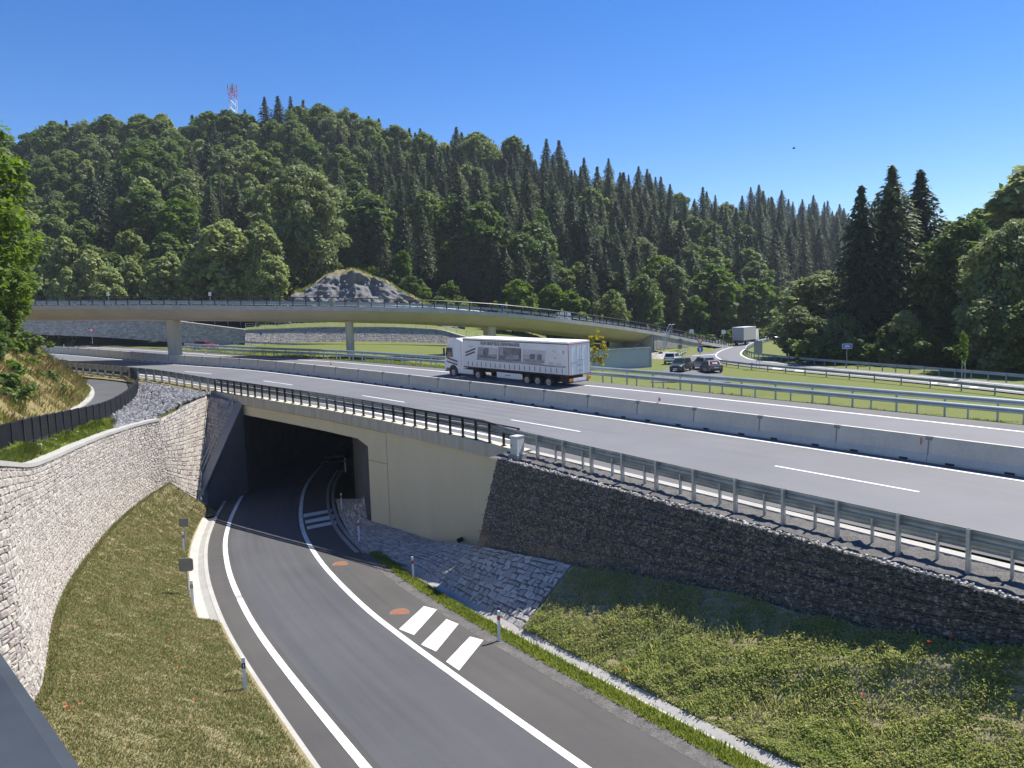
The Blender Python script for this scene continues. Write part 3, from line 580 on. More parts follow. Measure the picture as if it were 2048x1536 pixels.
_gx = [proj(p)[0] for p in GB]; ie = int(np.argmin(np.abs(np.array(_gx) - 1156))); pav_up[-1] = GB[ie] + [0, -.06, .02]
stone_thing('stone_paving', 'grey irregular stone paving sloping from the yellowish wall down to the gutter', 'stone paving', pav_lo, pav_up, M['stone_grey'], M['joint'], sl=(.26, .56), rh=.33, bulge=.014, rough=.012, gap=.03, seed=12, depth=.03, wobble=2.)
# grass slope below the gabion
_p0 = on_ramp(1044, 1261, .08); sl_lo = [_p0] + [tuple(p) for p in ramp(8.56, .06, -9, 60)[::-1] if p[1] < _p0[1] - .4]
sl_up = [GB[ie] + [0, -.1, -.02]] + [GB[k] + [0, -.12, -.02] for k in range(ie + 1, len(GB))] + [np.r_[MP(392, 14.8)[:2], GB[-1][2]]]
noisy_sheet('weedy_slope', [sl_lo, sl_up], M['slope_soil'], .035, 26, 220, seed=6)
SLOPE = (np.array(sl_lo), np.array(sl_up))
# ------------------------------------------------------------------ terrace, cycle path, rubble slope on the left
F_PX = [(-190, 985, 24), (-100, 946, 27), (0, 912, 31), (38, 899, 33), (60, 891, 35), (100, 877, 39.5), (142, 863.5, 44), (180, 852.5, 48), (215, 839, 53), (245, 820, 58), (265, 803, 63), (276, 788, 69), (277, 774, 74), (270, 761, 79), (258, 756, 81), (234, 751.5, 84), (207, 748, 86), (177, 745, 89), (144, 742, 93), (113, 738, 97), (70, 735, 101), (20, 733, 105)]
FENCE = smooth_curve(np.array([at_d(*q) for q in F_PX]), 220, 40)
K_PX = [(-260, 950, 26), (-120, 915, 30), (0, 889, 35), (60, 870, 39), (115, 842, 46), (150, 822, 52), (170, 811, 57), (184, 798, 63), (189, 787, 68), (184, 775, 74), (162, 761, 82), (125, 757, 87), (90, 754, 91), (40, 750, 96), (0, 748, 100)]
KERB = smooth_curve(np.array([at_d(*q) for q in K_PX]), 120, 12)
noisy_sheet('cycle_path', [FENCE - [0, 0, .03], KERB], M['path'], .0, 3, 160)
mb = MB(); sweep_path(mb, KERB, [(-.05, -.3), (-.05, .1), (.5, .12), (.5, -.3)], side=-1); tag(mb.build('kerb', M['concrete_pale']), kind='structure')
iw = int(np.argmin([abs(proj(p)[0] - 245) for p in WT])); jf = int(np.argmin([abs(proj(p)[0] - 226) + (0 if p[1] < 60 else 999) for p in FENCE]))
TER_LO = WT[:iw + 1] + np.array([0, 0, .1]) - np.c_[FN[:iw + 1] * .45, np.zeros(iw + 1)]; TER_UP = FENCE[:jf + 1] + [0, 0, -.05]
noisy_sheet('grass_terrace', [TER_LO, TER_UP], M['green_bank'], .04, 8, 120, seed=9)
jt = int(np.argmin([np.hypot(*(np.array(proj(p)) - [277, 776])) for p in FENCE]))
RUB_LO = np.r_[WT[iw:] + np.array([0, 0, .1]) - np.c_[FN[iw:] * .45, np.zeros(len(WT) - iw)], [(c_tl + c_tr) / 2 + [-.3, -.4, .2], c_tr + [.1, 0, .02]]]
RUB_UP = np.r_[FENCE[jf:jt + 1] + [0, 0, -.05], [MP(507, 12.3, -.1), MP(500, 12.3, -.12), MP(494, 12.2, -.12), MP(491, 12.0, -.1)]]
noisy_sheet('rubble_slope', [RUB_LO, RUB_UP], M['gravel'], .08, 8, 90, seed=10)
noisy_sheet('verge', [FENCE[jt:] + [0, 0, -.05], [MP(t, 12.5, -.1) for t in np.linspace(507, 575, 40)]], M['green_bank'], .04, 4, 80, seed=13)
def rocks(name, lo, up, n, s, mat, seed, lift=.0):
    r = np.random.default_rng(seed); base = np.array([(0, 0, 1), (.9, 0, .3), (.28, .85, .3), (-.72, .53, .3), (-.72, -.53, .3), (.28, -.85, .3), (.7, .5, -.4), (-.3, .8, -.4), (-.9, 0, -.4), (-.3, -.8, -.4), (.7, -.5, -.4)])
    tri = [(0, 1, 2), (0, 2, 3), (0, 3, 4), (0, 4, 5), (0, 5, 1), (1, 6, 2), (2, 7, 3), (3, 8, 4), (4, 9, 5), (5, 10, 1), (2, 6, 7), (3, 7, 8), (4, 8, 9), (5, 9, 10), (1, 10, 6)]
    mb = MB(); A, B = poly_at(lo, np.linspace(0, 1, 200)), poly_at(up, np.linspace(0, 1, 200))
    for _ in range(n):
        i = r.integers(0, 200); v = r.random(); c = A[i] + (B[i] - A[i]) * v; a = s * r.uniform(.5, 1.35); q = base * r.uniform(.7, 1.2, (11, 3)) * [a, a * r.uniform(.6, 1), a * r.uniform(.45, .8)]; th = r.uniform(0, 6.28)
        q = q @ np.array([[math.cos(th), -math.sin(th), 0], [math.sin(th), math.cos(th), 0], [0, 0, 1]]); mb.add(q + c + [0, 0, lift], tri)
    return tag(mb.build(name, mat, fix=False), 'grey broken stones heaped on the slope between cycle path and portal' if 'rub' in name else None, 'rubble', None, 'stuff')
rocks('rubble', RUB_LO, RUB_UP, 3200, .24, M['rubble'], 21, .04)
# bank left of the path
bank_top = smooth_curve(np.array([at_d(*q) for q in [(-620, 640, 26), (-420, 660, 32), (-260, 640, 40), (-160, 620, 50), (-90, 640, 60), (-30, 655, 70), (30, 672, 80), (30, 690, 88), (0, 700, 96), (-40, 705, 103)]]), 60, 6)
bank_mid = (poly_at(KERB, np.linspace(0, 1, 60)) * .5 + bank_top * .5) + [-.2, 0, .5]
noisy_sheet('bank', [poly_at(KERB, np.linspace(0, 1, 60)) - [.4, 0, -.05], bank_mid, bank_top, bank_top + [-25, 12, 6]], M['drygrass'], .1, 6, 100, seed=14)
BANK = (KERB, bank_mid, bank_top)
# ================================================================== BARRIERS AND GUARDRAILS
_j0 = off_t(*on_mot(1858, 872, 1.1)[:2])[1]; _j1 = off_t(*on_mot(517, 719.5, 1.1)[:2])[1]; SEG = (_j1 - _j0) / 17
BP = [(-.31, -.02), (-.31, .09), (-.17, .36), (-.105, 1.06), (-.085, 1.1), (.085, 1.1), (.105, 1.06), (.17, .36), (.31, .09), (.31, -.02)]
mb = MB(); mb.prism([(y, z) for y, z in BP], 0, -SEG / 2 + .012, SEG / 2 - .012); BAR_ME = mb.mesh('concrete_barrier', M['barrier'])
mb = MB(); mb.box((SEG / 2 - .005, 0, 1.02), (.3, .235, .17)); mb.box((SEG / 2 - .005, .118, .6), (.035, .12, .75), rot=Matrix.Rotation(.09, 3, 'X')); BAR_CP = mb.mesh('coupling', M['sign_back'])
mb = MB(); mb.box((0, .29, .055), (.36, .06, .09)); BAR_SL = mb.mesh('drain_slot', M['blackband'])
bar_mats = []
for k in range(-7, 48):
    tc = _j0 + (k + .5) * SEG; fm = frame(tc, 0.0)
    o = link('concrete_barrier', BAR_ME, None, fm); lab = 'pale concrete barrier segment in the row between the two carriageways'
    if k == 0: lab = 'concrete barrier segment with a red paint streak beside its joint'
    tag(o, lab, 'barrier', 'concrete barrier segments between the carriageways')
    c = link('coupling', BAR_CP, o)
    for dx in (-1.1, 1.1): s_ = link('drain_slot', BAR_SL, o); s_.location = (dx, 0, 0)
    if k == 0: mb = MB(); mb.box((-SEG / 2 + .3, .125, .86), (.05, .05, .3), rot=Matrix.Rotation(.09, 3, 'X')); mb.build('paint_streak', M['red'], o)
WB = [(0, 0), (-.075, .045), (-.075, .105), (-.02, .155), (-.075, .205), (-.075, .265), (0, .31), (.012, .31), (-.06, .27), (-.06, .2), (-.005, .155), (-.06, .11), (-.06, .04), (.012, 0)]
def wbeam(h, side=1): return [(side * o, z + h) for o, z in WB]
def post_mesh(h, mat, w=.1, d=.06):
    mb = MB(); t_ = .012
    mb.box((0, -w / 2, h / 2 - .2), (d, t_, h + .4)); mb.box((0, w / 2, h / 2 - .2), (d, t_, h + .4)); mb.box((-d / 2, 0, h / 2 - .2), (t_, w - .012, h + .4)); return mb.mesh('post', mat)
POST_T, POST_S = post_mesh(1.19, M['galv'], .14, .09), post_mesh(.83, M['galv'], .1, .06)
POST_TF, POST_SF = post_mesh(1.12, M['galv_far'], .12, .08), post_mesh(.8, M['galv_far'], .1, .06)
def guardrail(label, t0, t1, o_up, o_lo, side, beam, pt, ps, tall_t, short_t, hu=.86, hl=.5, step=1.0, group=None, bolts=False):
    root = empty('guardrail', label, 'guardrail', tuple(MP(t0, o_up(t0))), group=group); inv = Matrix.Translation(-Vector(root.location))
    for nm, oo, hh in (('upper_beam', o_up, hu), ('lower_beam', o_lo, hl)):
        mb = MB(); sweep(mb, t0, t1, wbeam(hh, side), step, offf=oo); b = mb.build(nm, beam, root); b.matrix_parent_inverse = inv
    for tt, me, oo in [(t, pt, o_up) for t in tall_t] + [(t, ps, o_lo) for t in short_t]:
        p = link('post', me, root); p.matrix_parent_inverse = inv; fm = frame(tt, oo(tt) + .085 * side); p.location = fm.to_translation(); q = fm.to_euler(); p.rotation_euler = (0, 0, q.z)
        if bolts and rnd.random() < .7:
            pass
    return root
oT = lambda t: float(np.interp(t, [392, 430, 438, 450, 456], [13.0, 11.95, 11.78, 11.1, 10.75])); oS = lambda t: oT(t) - .38
guardrail('near two-beam guardrail above the dark gabion wall', 392, 452, lambda t: oT(t) - .08, lambda t: oS(t) - .05, 1, M['beam'], POST_T, POST_S, [449.6 - 1.9 * k for k in range(30)], [448.65 - 1.9 * k for k in range(30)])
oB = lambda t: curb_off(t) + .0
guardrail('two-beam guardrail behind the black posts on the bridge edge', 452, 491, lambda t: float(np.interp(t, [452, 455, 491], [oT(452) - .08, curb_off(455) - .45, curb_off(491) - .45])), lambda t: float(np.interp(t, [452, 455, 491], [oS(452) - .05, curb_off(455) - .5, curb_off(491) - .5])), 1, M['beam'], POST_S, POST_S, [], [])
root = empty('bridge_railing', 'black painted posts and thin rails along the underpass bridge', 'railing', tuple(MP(452, curb_off(452)))); inv = Matrix.Translation(-Vector(root.location))
for hh, r in ((1.04, .045), (.62, .022)):
    mb = MB(); ts = np.linspace(451.6, 491, 40); mb.tube([MP(t, curb_off(t) - .16, hh + .1) for t in ts], r, 6); o = mb.build('rail', M['black'], root); o.matrix_parent_inverse = inv
mb = MB(); mb.box((0, 0, .52), (.05, .14, 1.04)); mb.box((0, 0, .015), (.2, .22, .03)); mb.box((0, -.16, .78), (.03, .2, .03)); PB = mb.mesh('post', M['black'])
for t in np.linspace(451.7, 490.5, 33):
    p = link('post', PB, root); p.matrix_parent_inverse = inv; fm = frame(t, curb_off(t) - .16, .11); p.location = fm.to_translation(); p.rotation_euler = (0, 0, fm.to_euler().z)
oL = lambda t: float(np.interp(t, [490, 500, 540, 600], [11.5, 11.35, 11.0, 10.8]))
guardrail('guardrail between the cycle path and the motorway', 491, 572, lambda t: oL(t) - .08, lambda t: oL(t) - .4, 1, M['beam'], POST_T, POST_S, [492 + 2.0 * k for k in range(40)], [493 + 2.0 * k for k in range(40)])
oF = lambda t: float(np.interp(t, [420, 436, 445, 467, 500, 560], [-11.8, -11.85, -11.75, -12.0, -11.6, -11.4])) + .0
guardrail('long two-beam guardrail along the far side of the motorway', 424, 548, lambda t: oF(t) - .1, lambda t: oF(t) + .3, -1, M['galv_far'], POST_TF, POST_SF, [425 + 2.62 * k for k in range(47)], [426.3 + 2.62 * k for k in range(47)], hu=.84, hl=.46)
def rail_path(label, P, spacing=2.0, h=.75, side=1, beam=None, ph=None, group=None, end=False):
    P = np.asarray(P, float); root = empty('guardrail', label, 'guardrail', tuple(P[0]), group=group); inv = Matrix.Translation(-Vector(root.location)); Q = smooth_curve(P, 70, 8)
    Q2 = Q.copy()
    if end: Q2[:4, 2] -= np.array([.5, .35, .2, .08])
    mb = MB(); sweep_path(mb, Q2, wbeam(h - .31, side)); b = mb.build('beam', beam or M['galv_far'], root); b.matrix_parent_inverse = inv
    L = float(np.linalg.norm(np.diff(Q, axis=0), axis=1).sum()); n = min(95, max(2, int(L / spacing))); me = POST_SF if h < .9 else POST_TF
    for q in np.linspace(.01, .99, n):
        a = poly_at(Q, q); a2 = poly_at(Q, min(1, q + .005)); p = link('post', me, root); p.matrix_parent_inverse = inv; p.location = tuple(a); d = a2 - a
        p.rotation_euler = (0, 0, math.atan2(d[1], d[0])); 
    return root
def gz(x, y): return ground(x, y)
def on_ground(x, y, d0=60, d1=400):
    for D in np.arange(d0, d1, .5):
        p = at_d(x, y, D)
        if p[2] <= ground(p[0], p[1]): p[2] = ground(p[0], p[1]); return p
    return at_d(x, y, d1)
# ------------------------------------------------------------------ slip roads on the far right (low ground)
RZ = 5.66
def road_px(name, left, right, mat, dz=.0, res=60):
    A, B = [at_z(x, y, RZ + dz) for x, y in left], [at_z(x, y, RZ + dz) for x, y in right]; A, B = smooth_curve(A, res, 4), smooth_curve(B, res, 4)
    mb = MB(); mb.loft([list(A), list((A + B) / 2), list(B)]); o = mb.build(name, mat, fix=False); grid_uv(o, len(A), 3, np.arange(len(A)) * 2., (0, 3, 6)); upfix(o); return tag(o, kind='structure')
near_edge = [(2250, 812), (2048, 788), (1900, 772), (1750, 757.5), (1600, 744), (1500, 734), (1448, 727), (1425, 719), (1420, 712), (1432, 702), (1450, 696), (1462, 691), (1480, 686), (1500, 681)]
far_edge = [(2250, 790), (2048, 769), (1900, 755), (1750, 742), (1600, 729), (1540, 722.5), (1500, 717), (1484, 712), (1480, 706), (1490, 699), (1504, 693), (1514, 688), (1530, 683), (1548, 679)]
road_px('slip_road', near_edge, far_edge, M['asphalt'], .02)
road_px('side_road', [(1300, 764), (1325, 742), (1345, 727), (1380, 706), (1420, 695), (1455, 687)], [(1462, 764), (1443, 745), (1432, 727), (1430, 712), (1436, 702), (1464, 691)], M['asphalt_shoulder'], .0)
def line_px(pts, w, dz=.03):
    P = smooth_curve([at_z(x, y, RZ + dz) for x, y in pts], 50, 4); mb = MB(); T = np.gradient(P, axis=0); T /= np.linalg.norm(T, axis=1)[:, None]; Nn = np.stack([T[:, 1], -T[:, 0], 0 * T[:, 0]], 1)
    mb.loft([list(P - Nn * w / 2), list(P + Nn * w / 2)]); o = mb.build('road_marking', M['paint'], fix=False); upfix(o); tag(o, kind='structure')
line_px([(2048, 784), (1900, 768), (1750, 753.5), (1600, 740.5), (1500, 730.5), (1450, 723), (1432, 714), (1432, 707), (1445, 700), (1465, 693.5)], .25)
line_px([(2048, 772.5), (1900, 758), (1750, 745), (1600, 731.5), (1500, 719.5), (1480, 709), (1484, 702), (1497, 694)], .25)
line_px([(1385, 711.5), (1432, 708.5)], .9); line_px([(1399, 700), (1448, 697)], .5)
mb = MB()
for x in (1556, 1600, 1868, 1908, 1950):
    y = np.interp(x, [1500, 1600, 1750, 1900, 2048], [729, 739, 752, 766.5, 782]); mb.add([at_z(x - 12, y + 3.2, RZ + .035), at_z(x + 6, y + 4, RZ + .035), at_z(x + 12, y - 1.2, RZ + .035), at_z(x - 4, y - 2.2, RZ + .035)], [(0, 1, 2, 3)])
o = mb.build('road_marking', M['paint'], fix=False); upfix(o); tag(o, kind='structure')
rail_path('dark guardrail seen from behind on the near edge of the slip road', [at_z(x, y, RZ) for x, y in [(1418, 729), (1426, 728), (1436, 729.5), (1500, 738), (1600, 748), (1750, 762.5), (1900, 778), (2048, 795), (2250, 820)]], 3.2, .78, -1, M['beam'], end=True)
rail_path('pale guardrail along the far edge of the slip road under the trees', [at_z(x, y, RZ) for x, y in [(1545, 681), (1520, 687), (1505, 693), (1492, 700), (1490, 708), (1502, 715), (1545, 721), (1600, 727), (1750, 740), (1900, 753), (2048, 767), (2250, 788)]], 2.1, .85, 1)
rail_path('bright guardrail curving round the junction below the bridge end', [at_z(x, y, RZ) for x, y in [(1352, 717), (1378, 706), (1384, 700), (1392, 696), (1410, 692), (1435, 687), (1458, 682.5)]], 2.2, .8, 1, M['galv_far'])
rail_path('guardrail at the foot of the far stone wall', [at_d(x, y, D) for x, y, D in [(470, 690, 132), (560, 695, 131), (690, 697, 130), (800, 698, 129), (912, 700, 128), (1050, 706, 128), (1185, 713, 126)]], 2.4, .78, 1)
# ================================================================== VIADUCT
V_PX = [(-330, 616, 108), (-150, 612.5, 104), (50, 611, 100.5), (345, 610, 97.5), (697, 613, 97.5), (860, 617, 100), (1000, 624.5, 104.5), (1120, 636.5, 111), (1240, 652, 121.5), (1312, 663.5, 130), (1396, 680.5, 142), (1447, 690.5, 153), (1475, 695, 162)]
VE = smooth_curve(np.array([at_d(*q) for q in V_PX]), 200, 20)
_vt = np.gradient(VE, axis=0); _vt[:, 2] = 0; _vt /= np.linalg.norm(_vt, axis=1)[:, None]; VN = np.stack([-_vt[:, 1], _vt[:, 0], 0 * _vt[:, 0]], 1)     # to the far side
_vx = np.array([proj(p)[0] for p in VE]); iab = int(np.argmin(np.abs(_vx - 1306))); iend = len(VE) - 1
VI = empty('viaduct', 'long curved concrete viaduct crossing the motorway on slim piers', 'bridge', tuple(VE[60])); vinv = Matrix.Translation(-Vector(VI.location))
def vpart(mb, name, mat, smooth=False):
    o = mb.build(name, mat, VI, smooth); o.matrix_parent_inverse = vinv; return o
def vsweep(prof, i0, i1):
    mb = MB(); mb.loft([[VE[i] + VN[i] * d + np.array([0, 0, h]) for i in range(i0, i1)] for d, h in prof], closed=True); return mb
vpart(vsweep([(.0, 0.), (.0, -.56), (.3, -.58), (.3, -.3), (.55, -.3), (.55, 0)], 0, iend + 1), 'edge_beam', M['viaduct_edge'])
vpart(vsweep([(.28, -.585), (2.5, -1.72), (2.9, -1.86), (6.3, -2.1), (6.8, -2.02), (9.0, -1.0), (9.0, -.42), (.28, -.24)], 0, iab + 1), 'deck', M['viaduct'])
vpart(vsweep([(9.05, -.36), (9.05, -.95), (8.7, -.95), (8.7, -.36)], 0, iab + 1), 'edge_beam', M['viaduct_edge'])
vpart(vsweep([(.56, -.08), (8.69, -.44), (8.69, -.5), (.56, -.2)], 0, iend + 1), 'carriageway', M['asphalt_shoulder'])
for px, w, dpt in ((343, 1.2, 2.0), (697, .95, 2.0), (981, 1.3, 2.0)):
    i = int(np.argmin(np.abs(_vx - px))); c = VE[i] + VN[i] * 4.6; tdir = Vector((*_vt[i][:2], 0)); sh = px - proj(c)[0]; c = c + _vt[i] * sh * c[1] / FOC
    g = ground(c[0], c[1]) if off_t(c[0], c[1])[0] < -9 else motz(c[0], c[1]); top = VE[i][2] - 1.75
    rot = Matrix(((_vt[i][0], VN[i][0], 0), (_vt[i][1], VN[i][1], 0), (0, 0, 1))); mb = MB(); h = top - g + 2.2; b = .22
    sec = [(-w / 2 + b, -dpt / 2), (w / 2 - b, -dpt / 2), (w / 2, -dpt / 2 + b), (w / 2, dpt / 2 - b), (w / 2 - b, dpt / 2), (-w / 2 + b, dpt / 2), (-w / 2, dpt / 2 - b), (-w / 2, -dpt / 2 + b)]
    L = []
    for z, s_ in ((0, .97), (h * .6, .98), (h - .8, 1.0), (h + .1, 1.0)): L.append([tuple(rot @ Vector((x * s_, y, z)) + Vector((c[0], c[1], g - 2.2 + 0))) for x, y in sec])
    n8 = len(sec)
    for a, b2 in zip(L[:-1], L[1:]): mb.add(a + b2, [(k, (k + 1) % n8, n8 + (k + 1) % n8, n8 + k) for k in range(n8)])
    vpart(mb, 'pier', M['viaduct'])
# abutment with its retained end and the pitched foot
ca = VE[iab]; ta, na = _vt[iab], VN[iab]; rot = Matrix(((ta[0], na[0], 0), (ta[1], na[1], 0), (0, 0, 1)))
mb = MB()
def abox(x0, x1, y0, y1, z0, z1): mb.box(tuple(rot @ Vector(((x0 + x1) / 2, (y0 + y1) / 2, 0)) + Vector((ca[0], ca[1], ca[2] + (z0 + z1) / 2))), (x1 - x0, y1 - y0, z1 - z0), rot=rot)
abox(-1.2, .4, 1.2, 8.2, -9, -2.6); abox(.3, 1.2, .3, 9.0, -9, -.5); abox(.9, 5.2, .15, .65, -9, -.5); vpart(mb, 'abutment', M['concrete_pale'])
for dd in (2.4, 5.6):
    mb = MB(); abox(-.8, -.1, dd, dd + .8, -2.65, -2.05); vpart(mb, 'bearing', M['concrete'])
mb = MB(); lo_, up_ = [], []
for i in range(iab + 2, iend + 1):
    p = VE[i] + VN[i] * .12; lo_.append(np.array([p[0], p[1], p[2] - .57 - 2.6 * max(0, 1 - (i - iab) / 26)])); up_.append(np.array([p[0], p[1], p[2] - .5]))
mb.loft([lo_, up_, [p + VN[iab] * .4 for p in up_], [p + VN[iab] * .4 for p in lo_]], closed=True); vpart(mb, 'retaining_wall', M['concrete_pale'])
# earth ramp behind the abutment
e_top = [VE[i] + VN[i] * .3 + [0, 0, -1.1 - 2.2 * max(0, 1 - (i - iab) / 20)] for i in range(iab + 1, iend + 1)]; e_bot = [VE[i] - VN[i] * (4.6 - 3.4 * (i - iab) / (iend - iab)) * 1.0 for i in range(iab + 1, iend + 1)]
for p in e_bot: p[2] = RZ - .1
noisy_sheet('embankment', [e_bot, e_top, [VE[i] + VN[i] * 8.8 + [0, 0, -1.0] for i in range(iab + 1, iend + 1)], [VE[i] + VN[i] * 14 + [0, 0, -4.0] for i in range(iab + 1, iend + 1)]], M['green_bank'], .05, 5, 60)
fa = ca + ta * 1.5; f_lo = [at_z(1302, 718, RZ - .1), at_z(1320, 719, RZ - .1), at_z(1337, 716, RZ - .1), at_z(1345, 708, RZ)]; f_up = [at_d(1303, 706, 127), at_d(1318, 704, 127.6), at_d(1334, 703, 129), at_d(1338, 700, 132)]
stone_thing('stone_pitching', 'small pale stone pitching round the foot of the viaduct abutment', 'stone slope', f_lo, f_up, M['stone'], M['joint'], sl=(.5, 1.0), rh=.45, bulge=.03, rough=.02, seed=33)
# railing and guardrail of the viaduct
root = empty('viaduct_railing', 'black railing with many posts along the near edge of the viaduct', 'railing', tuple(VE[80])); inv = Matrix.Translation(-Vector(root.location))
for hh, r in ((1.12, .06), (.62, .03), (.22, .02)):
    mb = MB(); mb.tube([VE[i] + VN[i] * .28 + np.array([0, 0, hh]) for i in range(iend + 1)], r, 5); o = mb.build('rail', M['black'], root); o.matrix_parent_inverse = inv
mb = MB(); mb.box((0, 0, .54), (.1, .12, 1.12)); PV = mb.mesh('post', M['black'])
for q in np.linspace(.06, .995, 98):
    p = link('post', PV, root); p.matrix_parent_inverse = inv; a = poly_at(VE, q); i = int(q * iend); p.location = tuple(a + VN[i] * .28); p.rotation_euler = (0, 0, math.atan2(_vt[i][1], _vt[i][0]))
rail_path('pale guardrail on the near side of the viaduct deck behind the black railing', [VE[i] + VN[i] * 1.15 + [0, 0, -.1] for i in range(20, iend, 6)], 2.0, .78, 1, M['galv_far'])
rail_path('pale guardrail on the far side of the viaduct deck', [VE[i] + VN[i] * 8.3 + [0, 0, -.42] for i in range(20, iend, 6)], 2.0, 1.0, -1, M['galv_far'])
# service stair on the abutment, small cabinets on the viaduct
ST = empty('service_stair', 'narrow steel stair with handrails leaning on the viaduct abutment', 'stair', tuple(ca)); sinv = Matrix.Translation(-Vector(ST.location))
s_top, s_bot = at_d(1338, 661, 128.5), at_d(1321, 702, 126.5)
for dx in (0, 1.1):
    off3 = np.array([ta[0], ta[1], 0]) * dx
    mb = MB(); mb.tube([s_bot + off3, s_top + off3], .07, 5); o = mb.build('stringer', M['galv'], ST); o.matrix_parent_inverse = sinv
    mb = MB(); mb.tube([s_bot + off3 + [0, 0, 1.0], s_top + off3 + [0, 0, 1.0], s_top + off3 + [.5, .5, 1.0]], .04, 5)
    for k in np.linspace(0, 1, 5): q = s_bot + (s_top - s_bot) * k + off3; mb.tube([q, q + [0, 0, 1.0]], .03, 5)
    o = mb.build('handrail', M['galv'], ST); o.matrix_parent_inverse = sinv
mb = MB()
for k in np.linspace(.02, .98, 16): q = s_bot + (s_top - s_bot) * k + np.array([ta[0], ta[1], 0]) * .55; mb.box(tuple(q), (1.05, .26, .04), rot=rot)
o = mb.build('tread', M['galv'], ST); o.matrix_parent_inverse = sinv
for px in (658, 668.5):
    i = int(np.argmin(np.abs(_vx - px))); c = VE[i] + VN[i] * .05; r3 = Matrix.Rotation(math.atan2(_vt[i][1], _vt[i][0]), 3, 'Z'); mb = MB(); mb.box((0, 0, .48), (.62, .3, .82), rot=r3); mb.box((0, 0, .91), (.68, .36, .05), rot=r3); mb.box((0, 0, .03), (.5, .2, .1), rot=r3)
    o = mb.build('junction_box', M['grey_box']); o.location = tuple(c); tag(o, 'pale grey metal box on the viaduct edge, ' + ('left' if px < 660 else 'right') + ' one of the pair', 'cabinet', 'cabinets on the viaduct railing')
# ------------------------------------------------------------------ far retaining wall, netted rock face
RW_PX = [(-60, 639, 664, 146), (62, 639, 662.5, 143), (200, 639, 668, 141), (325, 639, 677, 140), (355, 644, 679, 139.5), (490, 661, 686, 138)]
A = smooth_curve([at_d(x, y1 + 6, D) for x, y0, y1, D in RW_PX], 50, 2); B = smooth_curve([at_d(x, y0, D + .5) for x, y0, y1, D in RW_PX], 50, 2)
FW = empty('far_stone_wall', 'long grey stone wall in shade beyond the motorway at the left', 'retaining wall', tuple(A[0])); finv = Matrix.Translation(-Vector(FW.location))
mb = MB(); mb.loft([list(A), list(B), list(B + [0, .6, 0]), list(A + [0, .9, 0])], closed=True); o = mb.build('wall_core', M['joint'], FW); o.matrix_parent_inverse = finv
o = stone_field(A - [0, .06, 0], B - [0, .06, 0], (.3, .7), .3, .015, .03, .03, 41).build('stone_facing', M['stone_grey'], FW); o.matrix_parent_inverse = finv
mb = MB(); sweep_path(mb, B, [(-.3, 0), (-.3, .22), (.7, .22), (.7, 0)], side=-1); o = mb.build('coping', M['concrete_pale'], FW); o.matrix_parent_inverse = finv
RV = [(490, 661.5, 694, 137), (650, 655.5, 699, 136), (787, 655.5, 701, 135), (885, 661, 703, 134), (930, 676, 706, 133), (1010, 690, 710, 132), (1090, 697, 713, 132)]
A = smooth_curve([at_d(x, y1, D - 2.2) for x, y0, y1, D in RV], 60, 3); B = smooth_curve([at_d(x, y0, D + .6) for x, y0, y1, D in RV], 60, 3)
FW2 = empty('stone_revetment', 'sloping stone revetment partly in sun beyond the motorway', 'retaining wall', tuple(A[0])); finv = Matrix.Translation(-Vector(FW2.location))
mb = MB(); mb.loft([list(A), list(B), list(B + [0, 1.2, -.1]), list(A + [0, 1.5, -.5])], closed=True); o = mb.build('wall_core', M['joint'], FW2); o.matrix_parent_inverse = finv
o = stone_field(A + [0, -.05, .05], B + [0, -.05, .05], (.3, .7), .3, .015, .04, .04, 43).build('stone_facing', M['stone'], FW2); o.matrix_parent_inverse = finv
mb = MB(); sweep_path(mb, B, [(-.3, 0), (-.3, .22), (.8, .22), (.8, 0)], side=-1); o = mb.build('coping', M['concrete_pale'], FW2); o.matrix_parent_inverse = finv
FCE = empty('wire_fence', 'thin wire fence with pale posts on top of the far revetment', 'fence', tuple(B[0])); finv = Matrix.Translation(-Vector(FCE.location)); mb = MB(); mb.box((0, 0, .55), (.06, .06, 1.2)); PW = mb.mesh('post', M['galv_far'])
for i in range(0, 60, 2): p = link('post', PW, FCE); p.matrix_parent_inverse = finv; p.location = tuple(B[i] + [0, .5, .2])
mb = MB(); [mb.tube([p + [0, .5, h] for p in B], .015, 4) for h in (.6, .95, 1.3)]; o = mb.build('wire', M['galv_far'], FCE); o.matrix_parent_inverse = finv
noisy_sheet('grass_bank', [B + [0, .9, .1], [at_d(x, y, D) for x, y, D in [(480, 655, 146), (600, 646, 147), (700, 643, 147), (820, 645, 146), (900, 655, 145), (1000, 668, 144), (1090, 680, 143)]]], M['green_bank'], .12, 6, 90, seed=51)
r_prof = [(555, 645, 612), (570, 640, 603), (590, 640, 590), (625, 640, 571), (655, 640, 553), (680, 640, 545), (705, 640, 541), (735, 640, 549), (760, 640, 561), (790, 640, 575), (815, 642, 592), (840, 645, 603), (880, 650, 622), (930, 655, 640)]
